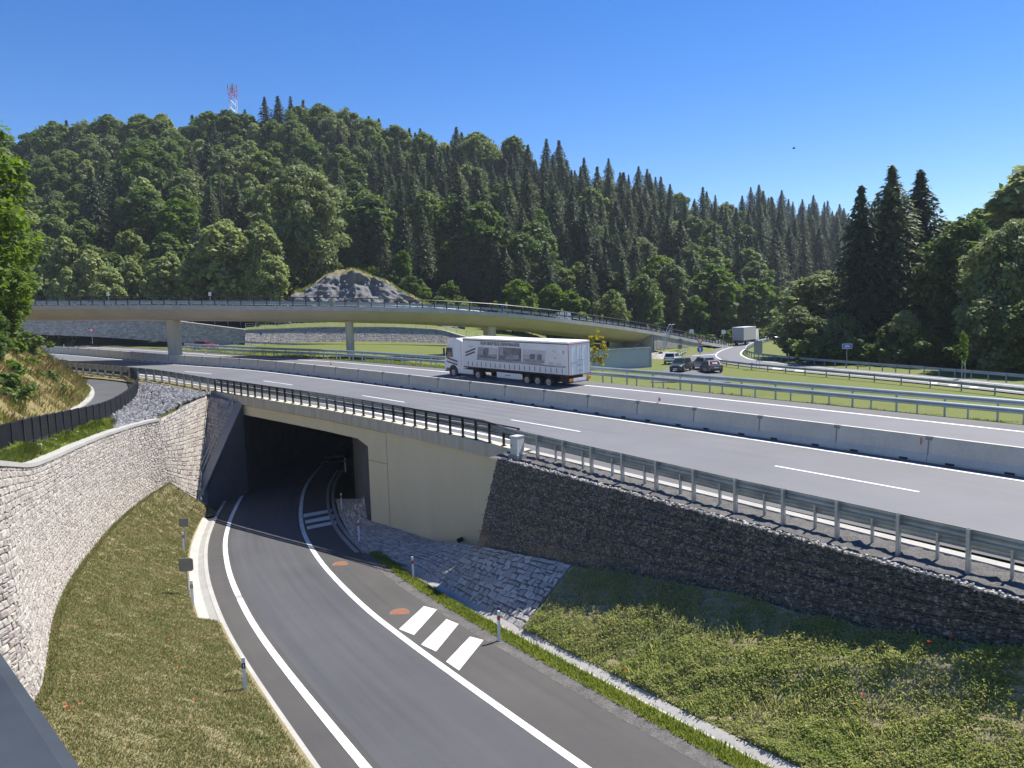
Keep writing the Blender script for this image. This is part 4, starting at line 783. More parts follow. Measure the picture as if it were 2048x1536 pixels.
def rock():
    nu, nv = 170, 60; r = np.random.default_rng(5); lo = smooth_curve([at_d(x, y1 + 8, 147.5) for x, y1, y0 in r_prof], nu, 2); up = smooth_curve([at_d(x, y0 + 1, 154.5 + 1.2 * math.sin(x * .05)) for x, y1, y0 in r_prof], nu, 2)
    from mathutils import noise
    L = []
    for k in range(nv):
        v = k / (nv - 1); P = lo + (up - lo) * v; P = P + np.array([0, 1, 0]) * (2.2 * math.sin(math.pi * v) * -.35); row = []
        for p in P:
            q = Vector(p); d = noise.fractal(q * .16, 1., 2., 4) * 1.5 + abs(noise.noise(Vector((p[0] * .28, p[1] * .1, p[2] * .07)))) * -3.2 + abs(noise.noise(q * .45)) * -1.5 + noise.noise(q * 1.1) * .5 + 1.3; row.append(p + np.array([.15 * d, -.9 * d, .3 * d]) * (1 if k > 0 else .3))
        L.append(row)
    mb = MB(); mb.loft(L); o = mb.build('rock_face', M['shotcrete'], smooth=True, fix=True); tag(o, kind='structure')
    mb = MB()
    for _ in range(110):
        i, k = r.integers(6, nu - 6), r.integers(6, nv - 3); p = L[k][i]; mb.cyl((p[0], p[1] - .12, p[2]), .2, .14, 1, 6)
    b = mb.build('anchor_plate', M['white'], o, fix=False); tag(b, kind='stuff')
    crest = [np.array(p) + [0, .6, .0] for p in L[-1]]; back = [at_d(x, y0 - 3 - 2 * math.sin(x * .04), 161) for x, y1, y0 in r_prof]
    noisy_sheet('dry_bank', [crest, smooth_curve(back, nu, 3)], M['soil'], .2, 6, 90, seed=52); return crest, back
ROCK_CREST, ROCK_BACK = rock()
# ================================================================== FENCE OF THE CYCLE PATH
FN_ = empty('mesh_fence', 'black mesh fence with slim posts curving round the cycle path', 'fence', tuple(FENCE[40])); inv = Matrix.Translation(-Vector(FN_.location))
_fd = np.r_[0, np.cumsum(np.linalg.norm(np.diff(FENCE, axis=0), axis=1))]; nP = int(_fd[-1] / 1.75); fs = poly_at(FENCE, np.linspace(0, 1, nP + 1))
mb = MB(); mb.box((.875, 0, 1.24), (1.75, .06, .07)); mb.box((.875, 0, .17), (1.75, .045, .05))
for k in range(38): mb.box((.023 + k * .0461, 0, .7), (.03, .012, 1.04))
PANEL = mb.mesh('panel', M['black']); mb = MB(); mb.box((0, 0, .6), (.07, .07, 1.36)); mb.box((0, 0, .03), (.16, .16, .02)); FPOST = mb.mesh('post', M['black'])
mb = MB(); mb.box((0, 0, -.14), (.22, .22, .26)); FFOOT = mb.mesh('concrete_foot', M['concrete_pale'])
for k in range(min(nP, 95)):
    a, b = fs[k], fs[k + 1]; d = (b - a) / 1.75; n_ = np.array([-d[1], d[0], 0]); n_ /= np.linalg.norm(n_)
    p = link('panel', PANEL, FN_); p.matrix_parent_inverse = inv; p.matrix_basis = Matrix(((d[0], n_[0], 0, a[0]), (d[1], n_[1], 0, a[1]), (d[2], n_[2], 1, a[2]), (0, 0, 0, 1)))
    p = link('post', FPOST, FN_); p.matrix_parent_inverse = inv; p.location = tuple(a); p.rotation_euler = (0, 0, math.atan2(d[1], d[0]))
    if a[1] < 62: q = link('concrete_foot', FFOOT, FN_); q.matrix_parent_inverse = inv; q.location = tuple(a + n_ * (-.2)); q.rotation_euler = (0, 0, math.atan2(d[1], d[0]))
# ------------------------------------------------------------------ marker posts
def marker(label, p, h, band, group, wide=.11):
    root = empty('marker_post', label, 'marker post', tuple(p), rnd.uniform(-.2, .2), group=group); mb = MB(); w = wide
    pts = [(-w / 2, -w * .28), (w / 2, -w * .28), (w * .3, w * .42), (-w * .3, w * .42)]; mb.prism(pts, 2, -.2, h - .03); mb.prism([(x * .9, y * .9) for x, y in pts], 2, h - .03, h); mb.build('body', M['white_plastic'], root)
    mb = MB(); mb.prism([(x * 1.06, y * 1.1) for x, y in pts], 2, h - .34, h - .17); b = mb.build('band', M[band], root)
    if band == 'blackband': mb = MB(); mb.box((0, -w * .33, h - .255), (w * .3, .01, .1)); mb.build('reflector', M['white'], b)
    root.rotation_euler = (rnd.uniform(-.02, .02), rnd.uniform(-.02, .02), math.atan2(p[1], p[0]) - math.pi / 2); return root
for (x, y, dz), lab in zip([(491, 1385, .15), (386, 1211, .12), (368, 1103, .25), (404, 1026, .2)], ['nearest white marker post with a black band, on the dry lawn', 'white black-banded marker post beside the concrete gutter and a grey sign', 'white black-banded marker post in the grass behind a small grey sign', 'white black-banded marker post at the foot of the portal wing']):
    marker(lab, on_ramp(x, y, dz), 1.13, 'blackband', 'black-banded marker posts along the left of the ramp')
for (x, y, dz), lab in zip([(998, 1280, .05), (827, 1158, .05), (718, 1076, .3), (683, 1016, .4), (691, 940, .5)], ['red-banded white marker post below the stone paving, nearest one', 'red-banded white marker post at the upper end of the right gutter', 'red-banded white marker post on the paving beside the yellowish wall', 'red-banded white marker post at the shaded mouth of the tunnel', 'red-banded white marker post deep inside the dark tunnel']):
    marker(lab, on_ramp(x, y, dz), 1.1, 'red', 'red-banded marker posts along the right of the ramp')
for i, x in enumerate((1319, 662, 413, 128)):
    yt = np.interp(x, [128, 413, 662, 1319], [694, 710.5, 732, 805]); p = on_mot(x, yt, 1.1)
    marker(['small red and white marker on the barrier top right of the truck', 'small red and white marker on the barrier top near the middle pier', 'small red and white marker on the barrier top right of the left pier', 'small red and white marker on the barrier top at the far left'][i], p - np.array([0, 0, .12]), .55, 'red', 'red and white markers on the barrier', .12)
for i, (x, y, D) in enumerate([(118, 688, 122), (188, 688, 120), (280, 691, 118), (239, 690, 119)]):
    p = at_d(x, y, D); p[2] = ground(p[0], p[1]); marker(['white marker post on the green verge left of the guardrail end', 'white marker post behind the far guardrail below the yield sign', 'white marker post behind the far guardrail, rightmost before the left pier', 'white marker post behind the far guardrail right of the yield sign'][i], p, 1.25, 'red' if i == 2 else 'white_plastic', 'white posts behind the far guardrail', .16)
p = at_d(101, 826, 62); root = empty('snow_pole', 'red and white banded thin pole on the dry bank', 'pole', tuple(p)); mb = MB(); mb.tube([(0, 0, -.3), (-.02, 0, 1.75)], .035, 6); mb.build('pole', M['red'], root); mb = MB(); mb.tube([(-.008, 0, .5), (-.014, 0, 1.05)], .039, 6); mb.build('white_band', M['white'], root)
# ------------------------------------------------------------------ signs
def sign(name, label, base, plates, hpole, mat_pole='galv', r=.035, rz=0., npole=1, spread=0., group=None):
    """plates: list of (kind, centre height, width, height, face material)"""
    root = empty(name, label, 'sign', tuple(base), rz, group); k = 1
    for i in range(npole):
        mb = MB(); x = (i - (npole - 1) / 2) * spread; mb.tube([(x, 0, -.3), (x, 0, hpole)], r, 8); mb.build('pole', M[mat_pole], root)
    for kind, zc, w, h, mat in plates:
        mb = MB()
        if kind == 'rect': c = min(w, h) * .12; pts = [(-w / 2 + c, -h / 2), (w / 2 - c, -h / 2), (w / 2, -h / 2 + c), (w / 2, h / 2 - c), (w / 2 - c, h / 2), (-w / 2 + c, h / 2), (-w / 2, h / 2 - c), (-w / 2, -h / 2 + c)]
        elif kind == 'disc': pts = [(w / 2 * math.cos(a), w / 2 * math.sin(a)) for a in np.linspace(0, 2 * math.pi, 24, endpoint=False)]
        elif kind == 'down': pts = [(-w / 2, h / 2), (0, -h / 2), (w / 2, h / 2)][::1]
        else: pts = [(-w / 2, -h / 2), (w / 2, -h / 2), (0, h / 2)]
        y0 = -.06 - r
        mb.prism([(x, z + zc) for x, z in pts], 1, y0, y0 + .03); pl = mb.build('plate', M[mat], root)
        if kind in ('down', 'up'):
            q = .64; off_ = h * .055 * (1 if kind == 'down' else -1); mb = MB(); mb.prism([(x * q, z * q + zc + off_) for x, z in pts], 1, y0 - .006, y0); mb.build('face', M['sign_white'], pl)
    return root
def arrow(parent, zc, s, mat, y): mb = MB(); mb.prism([(-.1 * s, -.38 * s + zc), (.1 * s, -.38 * s + zc), (.1 * s, .1 * s + zc), (-.1 * s, .1 * s + zc)], 1, y, y + .01); mb.prism([(-.24 * s, .1 * s + zc), (.24 * s, .1 * s + zc), (0, .4 * s + zc)], 1, y, y + .01); mb.build('arrow', M[mat], parent)
def braces(root, zc, w, h):
    for dz in (-h * .32, h * .32): mb = MB(); mb.box((0, -.066, zc + dz), (w * .8, .03, .035)); mb.build('brace', M['blackband'], root)
p = on_ramp(377, 1186, .2); s_ = sign('road_sign', 'grey back of a square road sign, the larger one on the dry lawn', p, [('rect', 1.36, .64, .60, 'sign_back')], 1.66, rz=.1); braces(s_, 1.36, .64, .6)
p = on_ramp(371, 1086, .3); s_ = sign('road_sign', 'grey back of a small square road sign farther along the lawn edge', p, [('rect', 1.28, .56, .5, 'sign_back')], 1.54, rz=.1); braces(s_, 1.28, .56, .5)
p = on_ramp(403, 1020, .25); s_ = sign('road_sign', 'small grey sign back next to the foot of the portal handrail', p, [('rect', 1.35, .5, .46, 'sign_back'), ('rect', .55, .3, .5, 'sign_back')], 1.6, rz=.4)
sign('yield_sign', 'small yield sign on the grass beyond the motorway at the left', at_d(185, 684, 120), [('down', 1.75, 1.0, .9, 'sign_red')], 1.9)
gb = at_z(1400, 718, RZ); s_ = sign('yield_sign', 'yield sign above a round blue arrow sign at the junction', gb, [('down', 2.72, 1.25, 1.1, 'sign_red'), ('disc', 1.5, .96, .96, 'sign_blue')], 3.0, rz=.05); arrow(s_, 1.5, .95, 'sign_white', -.115)
gb = at_z(1360, 708.5, RZ); sign('road_sign', 'round grey sign back over a square plate on the green bank', gb, [('disc', 2.35, .95, .95, 'sign_back'), ('rect', 1.35, .75, .8, 'sign_back')], 2.8)
gb = at_z(1516, 737, RZ); s_ = sign('road_sign', 'tall grey sign back on two posts beside the slip road', gb, [('rect', 2.75, 1.08, 1.65, 'sign_back')], 3.5, npole=2, spread=.45)
gb = at_z(1693.5, 735, RZ); s_ = sign('road_sign', 'small blue road sign on a thin post in front of the dark trees', gb, [('rect', 2.65, 1.2, .62, 'sign_white'), ('rect', 2.651, 1.1, .52, 'sign_blue')], 2.6, rz=-.1)
for ch in s_.children:
    if ch.name.startswith('plate') and ch.data.materials[0] == M['sign_blue']: ch.location.y = -.004
mb = MB(); mb.box((0, -.112, 2.74), (.5, .006, .09)); mb.box((0, -.112, 2.58), (.72, .006, .09)); mb.build('lettering', M['sign_white'], s_)
i = int(np.argmin(np.abs(_vx - 1085))); p = VE[i] + VN[i] * 9.6 + [0, 0, -.5]; sign('road_sign', 'tiny blue sign on a post at the far edge of the viaduct', p, [('rect', 2.3, .5, .6, 'sign_blue')], 2.6)
i = int(np.argmin(np.abs(_vx - 1346))); p = VE[i] + VN[i] * 5 + [0, 0, -1]; s_ = sign('warning_sign', 'red-bordered triangular warning sign above the viaduct end', p, [('up', 2.75, 1.15, 1.05, 'sign_red')], 2.8)
mb = MB(); mb.box((-.12, -.11, 2.62), (.1, .01, .32)); mb.box((.1, -.11, 2.62), (.1, .01, .32)); mb.box((0, -.11, 2.56), (.3, .01, .1)); mb.build('symbol', M['blackband'], s_)
i = int(np.argmin(np.abs(_vx - 1218))); p = VE[i] + VN[i] * 9.3 + [0, 0, -.6]; s_ = sign('road_sign', 'broad white sign board behind the right part of the viaduct railing', p, [('rect', 2.0, 2.55, 1.6, 'sign_white')], 2.8, npole=2, spread=1.3, rz=-.15)
mb = MB(); mb.box((-.62, -.115, 2.0), (.12, .02, 1.6)); mb.box((.62, -.115, 2.0), (.12, .02, 1.6)); mb.build('dark_strip', M['blackband'], s_)
for x, y, lab in ((1447, 676, 'small white sign plate beside the cab of the grey truck'), (1383, 676, 'small white sign plate behind the end of the viaduct railing')):
    sign('road_sign', lab, at_d(x, y + 7, 158 if x > 1400 else 150), [('rect', 2.0, .85, .85, 'sign_white')], 2.3)
for x, lab in ((211, 'small white plate on the viaduct railing, left one of two'), (413, 'small white plate on the viaduct railing, right one of two')):
    i = int(np.argmin(np.abs(_vx - x))); s_ = sign('road_sign', lab, VE[i] + VN[i] * .45, [('rect', 1.45, .34, .5, 'sign_white')], 1.7, group='white plates on the viaduct railing')
for j, x in enumerate((1021, 1128, 1211)):
    i = int(np.argmin(np.abs(_vx - x))); sign('chevron_marker', ['small yellow chevron plate on the viaduct railing, leftmost of three', 'small yellow chevron plate on the viaduct railing, middle of three', 'small yellow chevron plate in front of the broad white sign board'][j], VE[i] + VN[i] * .5, [('rect', 1.3, .35, .5, 'yellow')], 1.5, group='yellow plates on the viaduct')
sign('road_sign', 'thin post with a small blue plate in front of the revetment', at_d(523.5, 690, 127), [('rect', 1.95, .42, .5, 'sign_blue')], 2.2)
# ------------------------------------------------------------------ panel, cabinet, covers
a, b = at_d(1183, 741, 101), at_d(1302, 736, 105); L = float(np.linalg.norm((b - a)[:2])); zb = ground(*((a + b) / 2)[:2]); root = empty('blank_panel', 'large blank blue-grey panel in a pale frame behind the truck', 'panel', (a[0], a[1], min(a[2], b[2]) - .05), math.atan2(b[1] - a[1], b[0] - a[0]))
mb = MB(); mb.box((L / 2, 0, 1.45), (L - .3, .1, 2.6)); mb.build('sheet', plain('blue_grey_sheet', (.44, .50, .53), .5, var=.05, scale=.5), root)
mb = MB(); mb.box((L / 2, -.06, 2.86), (L, .3, .24)); mb.box((L / 2, -.06, .12), (L, .26, .2)); mb.box((.12, -.06, 1.48), (.24, .26, 2.5)); mb.box((L - .12, -.06, 1.48), (.24, .26, 2.5)); mb.build('frame', M['galv_far'], root)
for x in (.4, L - .4): mb = MB(); mb.box((x, .35, .8), (.15, .15, 2.4)); mb.build('strut', M['galv_far'], root)
p = MP(450.6, 11.55); root = empty('cable_cabinet', 'pale grey utility cabinet on a concrete base at the bridge end', 'cabinet', tuple(p), math.atan2(_L[3][1] - _L[2][1], _L[3][0] - _L[2][0]) + math.pi / 2 + .1)
fm = frame(450.6, 11.55); root.rotation_euler = (0, 0, fm.to_euler().z + .15)
mb = MB(); mb.box((0, 0, .62), (.44, .5, .84)); mb.box((0, 0, 1.06), (.47, .53, .05)); mb.build('cabinet_body', M['grey_box'], root); mb = MB(); mb.box((0, .255, .62), (.38, .012, .74)); dr = mb.build('door', M['grey_box'], root); mb = MB(); mb.box((.13, .268, .65), (.03, .02, .1)); mb.build('handle', M['blackband'], dr); mb = MB(); mb.box((0, 0, .03), (.6, .66, .34)); mb.build('concrete_base', M['concrete'], root)
for x, y, lab in ((680, 1129, 'rusty round manhole cover near the shadow edge of the ramp'), (799, 1226, 'rusty round manhole cover beside the white road stripes')):
    p = on_ramp(x, y, .004); root = empty('manhole_cover', lab, 'manhole cover', tuple(p)); root.rotation_euler = (.081, 0, 0)
    mb = MB(); mb.cyl((0, 0, .006), .33, .016, 2, 28); mb.build('cover', M['rust'], root); mb = MB(); mb.cyl((0, 0, .004), .41, .014, 2, 28); mb.build('frame', M['rust2'], root)
p = on_ramp(806, 1112, .12); mb = MB(); [mb.box((0, -.3 + .1 * k, .02), (.9, .04, .05)) for k in range(7)]; mb.box((-.46, 0, .02), (.05, .7, .06)); mb.box((.46, 0, .02), (.05, .7, .06)); o = mb.build('drain_grate', M['rust2']); o.location = tuple(p); o.rotation_euler = (.05, 0, -.5); tag(o, 'brown iron drain grate at the head of the right gutter', 'grate')
# ------------------------------------------------------------------ footbridge handrail in the corner
e0, e1 = at_z(160, 1536, CAMZ - .36), at_z(0, 1305, CAMZ - .36); d = (e1 - e0); d /= np.linalg.norm(d); nl = np.array([-d[1], d[0], 0]); nl = nl if nl[0] < 0 else -nl
root = empty('footbridge_railing', 'dark blue-grey painted handrail close to the camera in the corner', 'railing', tuple(e0)); inv = Matrix.Translation(-Vector(root.location))
mb = MB(); prof = [(0, 0), (.012, .004), (.115, .004), (.127, 0), (.127, -.07), (.115, -.078), (.012, -.078), (0, -.07)]; P = [e0 + d * k for k in np.linspace(-1.6, 3.2, 12)]; mb.loft([[p + nl * o + np.array([0, 0, h]) for p in P] for o, h in prof], closed=True); o = mb.build('handrail', M['navy'], root); o.matrix_parent_inverse = inv
for k in (-1.2, 2.9): q = e0 + d * k + nl * .0635; mb = MB(); mb.box((q[0], q[1], q[2] - .6), (.06, .06, 1.05)); o = mb.build('post', M['navy'], root); o.matrix_parent_inverse = inv
# ================================================================== VEHICLES
def wheel(parent, x, y, r, w, side):
    mb = MB(); mb.cyl((x, y, r), r, w, 1, 24); t_ = mb.build('wheel', M['rubber'], parent); yy = y + side * (w / 2 + .004)
    mb = MB(); mb.cyl((x, yy, r), r * .56, .02, 1, 20); mb.cyl((x, yy + side * .03, r), r * .22, .06, 1, 12); rm = mb.build('rim', M['rim'], t_)
    return t_
M['rim'] = plain('wheel_rim', (.36, .37, .38), .4, .6)
M['rim_dark'] = plain('dark_rim', (.12, .12, .125), .5, .4)
M['tarp'] = plain('white_tarpaulin', (.74, .74, .74), .5, var=.05, scale=1.2)
M['roof_white'] = plain('white_roof_sheet', (.82, .82, .8), .5, var=.05)
M['tr_grey'] = plain('grey_box_sheet', (.38, .37, .36), .6, var=.06)
M['amber'] = plain('amber_lamp', (.7, .22, .02), .35)
M['print_dark'] = two_noise('dark_print', (.10, .10, .105), (.30, .30, .31), .9, 4, .6, .4, 0)
M['print_mid'] = two_noise('mid_print', (.22, .22, .23), (.48, .48, .49), .8, 5, .6, .4, 0)
M['print_light'] = two_noise('light_print', (.40, .40, .42), (.66, .66, .68), .7, 4, .6, .3, 0)
M['stripe_blue'] = plain('dark_blue_stripe', (.05, .07, .13), .4)
M['cab_white'] = plain('white_cab_paint', (.78, .79, .8), .28, var=.03)
def text_on(name, body, width, parent, mtx, mat, bold=0.):
    cu = bpy.data.curves.new(name, 'FONT'); cu.body = body; cu.size = 1; cu.extrude = .004; cu.offset = bold; to = bpy.data.objects.new(name + '_tmp', cu); COL.objects.link(to); bpy.context.view_layer.update()
    me = bpy.data.meshes.new_from_object(to.evaluated_get(bpy.context.evaluated_depsgraph_get())); me.name = name; COL.objects.unlink(to); bpy.data.objects.remove(to)
    xs = [v.co.x for v in me.vertices]; ys = [v.co.y for v in me.vertices]; x0, x1, y0, y1 = min(xs), max(xs), min(ys), max(ys)
    for v in me.vertices: v.co.x = (v.co.x - x0) / (x1 - x0); v.co.y = (v.co.y - y0) / (y1 - y0)
    me.materials.clear(); me.materials.append(mat); o = bpy.data.objects.new(name, me); COL.objects.link(o); o.parent = parent; o.matrix_basis = mtx; return o
def side_m(x_left, z0, w, h, y): return Matrix(((-w, 0, 0, x_left), (0, 0, 1, y), (0, h, 0, z0), (0, 0, 0, 1)))
def rear_m(y_left, z0, w, h, x): return Matrix(((0, 0, -1, x), (-w, 0, 0, y_left), (0, h, 0, z0), (0, 0, 0, 1)))
TR = empty('articulated_truck', 'long white articulated truck with printed tarpaulin side on the motorway', 'truck', mat=frame(466.2, -8.6, -.2) @ Matrix.Diagonal((1, 1, .95, 1)))
TW, Y1 = 2.55, 1.275
mb = MB(); mb.box((6.8, 0, 2.52), (13.6, TW - .06, 2.62)); body = mb.build('trailer_body', M['tarp'], TR)
mb = MB(); mb.box((6.8, 0, 3.93), (13.62, TW, .12)); mb.box((6.8, 0, 4.0), (13.5, TW - .16, .05)); mb.build('roof', M['roof_white'], body)
mb = MB(); mb.box((6.8, Y1 - .02, 3.84), (13.6, .05, .08)); mb.box((6.8, Y1 - .03, 1.2), (13.6, .06, .1)); mb.box((6.8, -Y1 + .03, 1.2), (13.6, .06, .1)); mb.build('side_rail', M['chassis'], body)
mb = MB(); [mb.box((x, Y1 - .025, 1.55), (.045, .03, .42)) for x in np.linspace(.7, 12.9, 20)]; mb.build('strap', M['blackband'], body)
yS = Y1 - .024
def spoly(pts, mat, name, dy=0.): mb = MB(); mb.prism([(13.6 - x, z) for x, z in pts], 1, yS + dy, yS + dy + .004); return mb.build(name, mat, body)
spoly([(1.9, 1.98), (10.8, 1.86), (11.0, 1.98), (9.9, 2.15), (2.05, 2.15)], M['print_mid'], 'printed_strip')
pics = [([(2.05, 2.16), (4.85, 2.16), (4.97, 3.12), (2.25, 3.22)], 'print_mid'), ([(5.0, 2.1), (8.0, 2.1), (8.1, 3.28), (5.15, 3.32)], 'print_dark'), ([(8.15, 2.1), (10.9, 2.1), (11.12, 3.2), (8.3, 3.24)], 'print_light')]
for pts, mt in pics:
    o = spoly(pts, M[mt], 'printed_picture', .004)
q = spoly([(2.9, 2.5), (3.6, 2.35), (3.75, 3.1), (3.35, 3.18), (2.95, 2.95)], M['print_dark'], 'printed_shape', .009); spoly([(3.7, 2.55), (4.85, 2.6), (4.9, 3.08), (3.78, 3.12)], M['print_light'], 'printed_shape', .009); spoly([(2.08, 2.2), (4.8, 2.2), (4.8, 2.35), (2.1, 2.5)], M['print_dark'], 'printed_shape', .012)
spoly([(5.2, 2.6), (5.7, 2.5), (5.75, 3.3), (5.25, 3.3)], M['print_mid'], 'printed_shape', .009); spoly([(5.9, 2.2), (7.7, 2.3), (7.8, 2.7), (6.2, 2.6)], M['print_mid'], 'printed_shape', .009)
spoly([(9.1, 2.4), (9.75, 2.4), (9.8, 2.85), (9.15, 2.85)], M['print_dark'], 'printed_shape', .009); spoly([(10.0, 2.35), (10.55, 2.35), (10.6, 2.85), (10.05, 2.85)], M['print_dark'], 'printed_shape', .009); spoly([(8.25, 2.12), (10.85, 2.12), (10.88, 2.33), (8.28, 2.42)], M['print_mid'], 'printed_shape', .007)
for k in range(9): x = 8.4 + k * .13; spoly([(x, 2.5), (x + .025, 2.5), (x + .025, 2.78), (x, 2.78)], M['print_dark'], 'printed_shape', .009) if k < 6 else None
spoly([(.35, 2.5), (1.85, 2.95), (1.85, 3.12), (.35, 2.67)], M['stripe_blue'], 'stripe', .006); spoly([(.35, 2.22), (1.75, 2.64), (1.75, 2.8), (.35, 2.4)], M['stripe_blue'], 'stripe', .006); spoly([(.9, 3.12), (1.65, 3.26), (1.65, 3.38), (.9, 3.25)], M['print_light'], 'stripe', .006)
for k in range(26): a = rnd.uniform(0, 6.28); rr = rnd.uniform(.1, .55); x, z = 12.0 + rr * math.cos(a) * 1.1, 2.85 + rr * math.sin(a) * .8; spoly([(x, z), (x + .05, z), (x + .05, z + .05), (x, z + .05)], M['blackband'], 'printed_dot', .004) if k < 14 else None
for k, (x0, x1, z) in enumerate([(11.4, 12.0, 2.2), (11.4, 11.85, 2.12), (11.4, 12.0, 2.04), (12.25, 12.8, 2.14), (12.25, 12.9, 2.06)]): spoly([(x0, z), (x1, z), (x1, z + .03), (x0, z + .03)], M['print_mid'], 'small_print', .004)
spoly([(12.95, 3.05), (13.02, 2.98), (13.15, 2.98), (13.22, 3.05), (13.22, 3.3), (12.95, 3.3)], M['print_light'], 'printed_badge', .004)
spoly([(10.9, 1.84), (13.3, 1.84), (13.3, 1.98), (10.9, 1.98)], M['print_mid'], 'printed_strip', .006)
text_on('lettering', 'VOLVO GROUP TRUCK CENTER PRAHA-SEVER', 1, body, side_m(13.6 - 2.6, 3.42, 5.3, .31, yS + .012), M['blackband'], .012)
# rear doors
for s_, nm in ((1, 'a'), (-1, 'b')):
    mb = MB(); mb.box((-.02, s_ * .615, 2.5), (.05, 1.2, 2.5)); dr = mb.build('rear_door', M['tarp'], body); mb = MB(); mb.tube([(-.06, s_ * .3, 1.3), (-.06, s_ * .3, 3.7)], .016, 5); mb.tube([(-.06, s_ * .95, 1.3), (-.06, s_ * .95, 3.7)], .016, 5); mb.build('locking_bar', M['galv_far'], dr)
mb = MB(); mb.box((-.03, 0, 3.84), (.05, 2.5, .06)); mb.box((-.03, 1.24, 2.5), (.05, .04, 2.6)); mb.box((-.03, -1.24, 2.5), (.05, .04, 2.6)); mb.box((-.03, 0, 1.22), (.05, 2.5, .05)); mb.build('red_marking', plain('red_white_tape', (.45, .12, .1), .5), body)
for (y0, z, w) in [(.95, 2.25, .55), (.95, 2.15, .6), (.25, 2.45, .75), (.25, 2.33, .35), (.25, 2.05, .65), (.25, 1.95, .5), (.2, 1.6, .35), (.2, 1.5, .6)]: mb = MB(); mb.box((-.05, y0 - w / 2, z), (.01, w, .035)); mb.build('small_print', M['print_mid'], body)
mb = MB(); mb.box((6.6, 0, .98), (13.0, 1.0, .3)); mb.box((4.0, 0, .7), (4.5, 1.2, .4)); mb.box((.9, .6, .8), (.8, .5, .5)); mb.box((.2, 0, .62), (.12, 2.3, .16)); mb.box((12.6, 0, .85), (4.8, .9, .26)); mb.build('chassis', M['chassis'], TR)
mb = MB(); mb.box((7.3, 1.2, .72), (3.2, .05, .5)); mb.build('side_guard', M['cab_white'], TR)
mb = MB(); mb.box((7.4, 1.23, .75), (.7, .01, .1)); mb.build('small_print', M['print_mid'], TR)
for y in (-1.0, 1.0):
    mb = MB(); mb.box((-.03, y, .82), (.08, .42, .24)); mb.build('tail_light', M['amber'], TR)
mb = MB(); mb.box((-.035, 0, .8), (.05, 1.5, .3)); mb.build('bumper', M['cab_white'], TR)
mb = MB(); mb.box((-.065, 0, .8), (.01, .55, .12)); mb.build('number_plate', M['sign_white'], TR)
for x in (2.3, 3.62, 4.94):
    for s_ in (1, -1): wheel(TR, x, s_ * 1.08, .5, .36, s_)
for s_ in (1, -1): wheel(TR, 11.55, s_ * .98, .51, .55, s_); wheel(TR, 15.25, s_ * 1.07, .51, .34, s_)
# cab
prof = [(13.95, .95), (16.35, .95), (16.5, .55), (16.62, .55), (16.62, 1.2), (16.5, 2.2), (16.2, 3.25), (15.6, 3.85), (14.9, 3.92), (14.1, 3.7), (13.95, 3.4)]
mb = MB(); n = len(prof); w = 1.23
V = [(x, s_ * w * (1 if z < 3 else .93 if z < 3.7 else .86), z) for s_ in (-1, 1) for x, z in prof]; mb.add(V, [tuple(range(n)), tuple(range(n, 2 * n))[::-1]] + [(k, (k + 1) % n, n + (k + 1) % n, n + k) for k in range(n)]); cab = mb.build('cab', M['cab_white'], TR)
for s_ in (1, -1):
    mb = MB(); mb.prism([(15.35, 2.05), (16.38, 1.95), (16.24, 2.95), (15.4, 2.95)], 1, s_ * 1.232, s_ * 1.242); mb.build('side_window', M['glass'], cab)
    mb = MB(); mb.box((16.45, s_ * 1.38, 2.55), (.12, .14, .75)); mb.build('mirror', M['chassis'], cab)
    mb = MB(); mb.box((13.85, s_ * 1.2, 2.5), (.35, .04, 2.3)); mb.build('side_deflector', M['cab_white'], cab)
    mb = MB(); mb.prism([(14.75, .5), (14.75, .95), (12.3, .95), (12.3, .5)], 1, s_ * 1.17, s_ * 1.2); mb.build('side_skirt', M['cab_white'], TR)
    mb = MB(); mb.prism([(14.6, 1.55), (16.2, 1.85), (16.2, 2.0), (14.6, 1.72)], 1, s_ * 1.233, s_ * 1.24); mb.prism([(14.6, 1.25), (16.3, 1.52), (16.3, 1.66), (14.6, 1.4)], 1, s_ * 1.233, s_ * 1.24); mb.build('stripe', M['stripe_blue'], cab)
    mb = MB(); mb.cyl((15.25, s_ * 1.15, .62), .66, .2, 1, 24); mb.build('wheel_arch', M['chassis'], cab)
    mb = MB(); mb.box((13.98, s_ * 1.0, 2.4), (.03, .45, 2.2)); mb.build('gap_panel', M['chassis'], cab)
mb = MB(); mb.add([(16.512, -1.1, 2.2), (16.512, 1.1, 2.2), (16.23, 1.05, 3.2), (16.23, -1.05, 3.2), (16.53, -1.1, 2.2), (16.53, 1.1, 2.2), (16.25, 1.05, 3.2), (16.25, -1.05, 3.2)], [(0, 1, 2, 3), (4, 5, 6, 7), (0, 4, 5, 1), (1, 5, 6, 2), (2, 6, 7, 3), (3, 7, 4, 0)]); mb.build('windscreen', M['glass'], cab)
# grey truck leaving on the slip road
p = at_z(1476, 691.5, RZ); GT2 = empty('box_truck', 'grey box truck driving away on the slip road', 'truck', tuple(p), math.pi / 2 - math.radians(36))
mb = MB(); mb.box((4.0, 0, 2.48), (8.0, 2.5, 2.75)); b_ = mb.build('cargo_box', M['tr_grey'], GT2); mb = MB(); mb.box((4.0, 0, 3.88), (8.02, 2.52, .08)); mb.build('roof', M['roof_white'], b_)
for s_ in (1, -1): mb = MB(); mb.box((-.02, s_ * .61, 2.48), (.04, 1.18, 2.6)); mb.build('rear_door', M['tr_grey'], b_)
mb = MB(); mb.box((4.3, 0, .9), (8.4, 1.9, .4)); mb.box((0.1, 0, .65), (.15, 2.3, .3)); mb.build('chassis', M['chassis'], GT2); mb = MB(); mb.box((9.2, 0, 2.0), (2.0, 2.4, 2.6), taper=.92); mb.build('cab', M['cab_white'], GT2)
